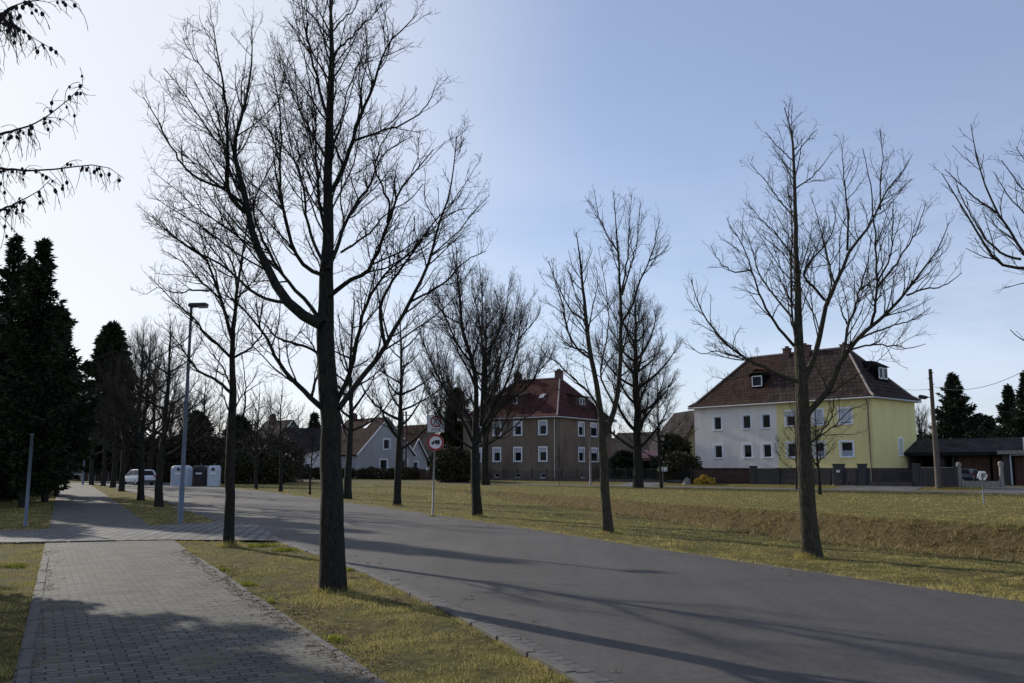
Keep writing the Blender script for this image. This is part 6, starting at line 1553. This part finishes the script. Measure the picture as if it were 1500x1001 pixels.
# far end of the road: low brick building and red fence
q = PX(85, 130); gabled('building', 'reddish flat gabled building at the far end of the pavement', q[:2], (1, 0), (0, 1), 9, 8, 4.6, 5.6, 'brown_wall', 'tile_grey', [(2, 3, 2, 3.4), (5, 6, 2, 3.4)], rake=False)
def far_fence(px0, px1, Y, h, m_, label):
    a, b = PX(px0, Y), PX(px1, Y); root = thing('fence', label, 'fence', a); m = MB(); m.box(((a[0] + b[0]) / 2, Y, a[2] - .1), (1, 0), b[0] - a[0], .1, h); m.build('panel', M[m_], root)
    for i in range(7): x = a[0] + (b[0] - a[0]) * i / 6; k = MB(); k.box((x, Y - .08, a[2] - .1), (1, 0), .14, .12, h + .12); k.build('post', M['concrete'], root)
far_fence(128, 185, 118, 1.7, 'fence_brown', 'red-brown fence beyond the cross street left of the white car')
far_fence(228, 258, 116, 1.3, 'concrete', 'pale low fence between the white car and the containers')
# ------------------------------------------------------------------ camera, light, sky
cam = bpy.data.cameras.new('Camera'); co = bpy.data.objects.new('Camera', cam); COL.objects.link(co)
cam.sensor_width = 36; cam.lens = F / 1500 * 36; cam.clip_end = 6000; co.location = (0, 0, H); co.rotation_euler = (math.pi / 2 + PITCH, 0, 0); sc.camera = co
sl = bpy.data.lights.new('Sun', 'SUN'); so = bpy.data.objects.new('Sun', sl); COL.objects.link(so)
sl.energy = 5.0; sl.angle = R(0.55); sl.color = (1.0, 0.93, 0.82)
sd = Vector((-math.sin(R(SUN_AZ)) * math.cos(R(SUN_EL)), math.cos(R(SUN_AZ)) * math.cos(R(SUN_EL)), math.sin(R(SUN_EL))))
so.rotation_euler = sd.to_track_quat('Z', 'Y').to_euler(); so.location = (-30, 20, 30)
w = bpy.data.worlds.new('World'); sc.world = w; w.use_nodes = True; nt = w.node_tree; bg = nt.nodes['Background']
sky = nt.nodes.new('ShaderNodeTexSky'); sky.sky_type = 'NISHITA'; sky.sun_disc = False; sky.sun_elevation = R(SUN_EL); sky.sun_rotation = R(-SUN_AZ)
sky.air_density = 1.0; sky.dust_density = 0.5; sky.ozone_density = 2.0; sky.altitude = 100
tc = nt.nodes.new('ShaderNodeTexCoord'); mp = nt.nodes.new('ShaderNodeMapping'); mp.inputs['Scale'].default_value = (1, 1, 5); L(nt, tc.outputs['Generated'], mp.inputs[0])
cn = noise(nt, mp.outputs[0], 1.7, 8, 0.6)
sx = nt.nodes.new('ShaderNodeSeparateXYZ'); L(nt, tc.outputs['Generated'], sx.inputs[0])
lowf = nt.nodes.new('ShaderNodeMapRange'); lowf.inputs[1].default_value = 0.40; lowf.inputs[2].default_value = 0.02; lowf.inputs[3].default_value = 0.0; lowf.inputs[4].default_value = 1.0; L(nt, sx.outputs[2], lowf.inputs[0])
cr_ = ramp(nt, cn, [(0.38, (0, 0, 0)), (0.66, (1, 1, 1))])
mu = nt.nodes.new('ShaderNodeMath'); mu.operation = 'MULTIPLY'; L(nt, cr_.outputs[0], mu.inputs[0]); L(nt, lowf.outputs[0], mu.inputs[1])
mu2 = nt.nodes.new('ShaderNodeMath'); mu2.operation = 'MULTIPLY'; mu2.inputs[1].default_value = 0.75; L(nt, mu.outputs[0], mu2.inputs[0])
c = mix(nt, mu2.outputs[0], sky.outputs[0], (6.6, 7.2, 8.2))
c = mix(nt, 0.30, c, (4.7, 5.15, 7.6))
dt = nt.nodes.new('ShaderNodeVectorMath'); dt.operation = 'DOT_PRODUCT'; dt.inputs[1].default_value = sd; L(nt, tc.outputs['Generated'], dt.inputs[0])
hz = nt.nodes.new('ShaderNodeMapRange'); hz.interpolation_type = 'SMOOTHSTEP'; hz.inputs[1].default_value = 0.69; hz.inputs[2].default_value = 0.985; hz.inputs[3].default_value = 0; hz.inputs[4].default_value = 0.80
L(nt, dt.outputs['Value'], hz.inputs[0])
c = mix(nt, hz.outputs[0], c, (6.9, 7.15, 7.5))
L(nt, c, bg.inputs[0]); bg.inputs[1].default_value = 0.15
sc.view_settings.view_transform = 'Standard'; sc.view_settings.look = 'None'; sc.view_settings.gamma = 1; sc.view_settings.use_curve_mapping = False
sc.view_settings.exposure = -0.2
sc.render.engine = 'CYCLES'; sc.cycles.use_denoising = True; sc.cycles.max_bounces = 5; sc.cycles.diffuse_bounces = 3; sc.cycles.glossy_bounces = 2; sc.cycles.transmission_bounces = 2
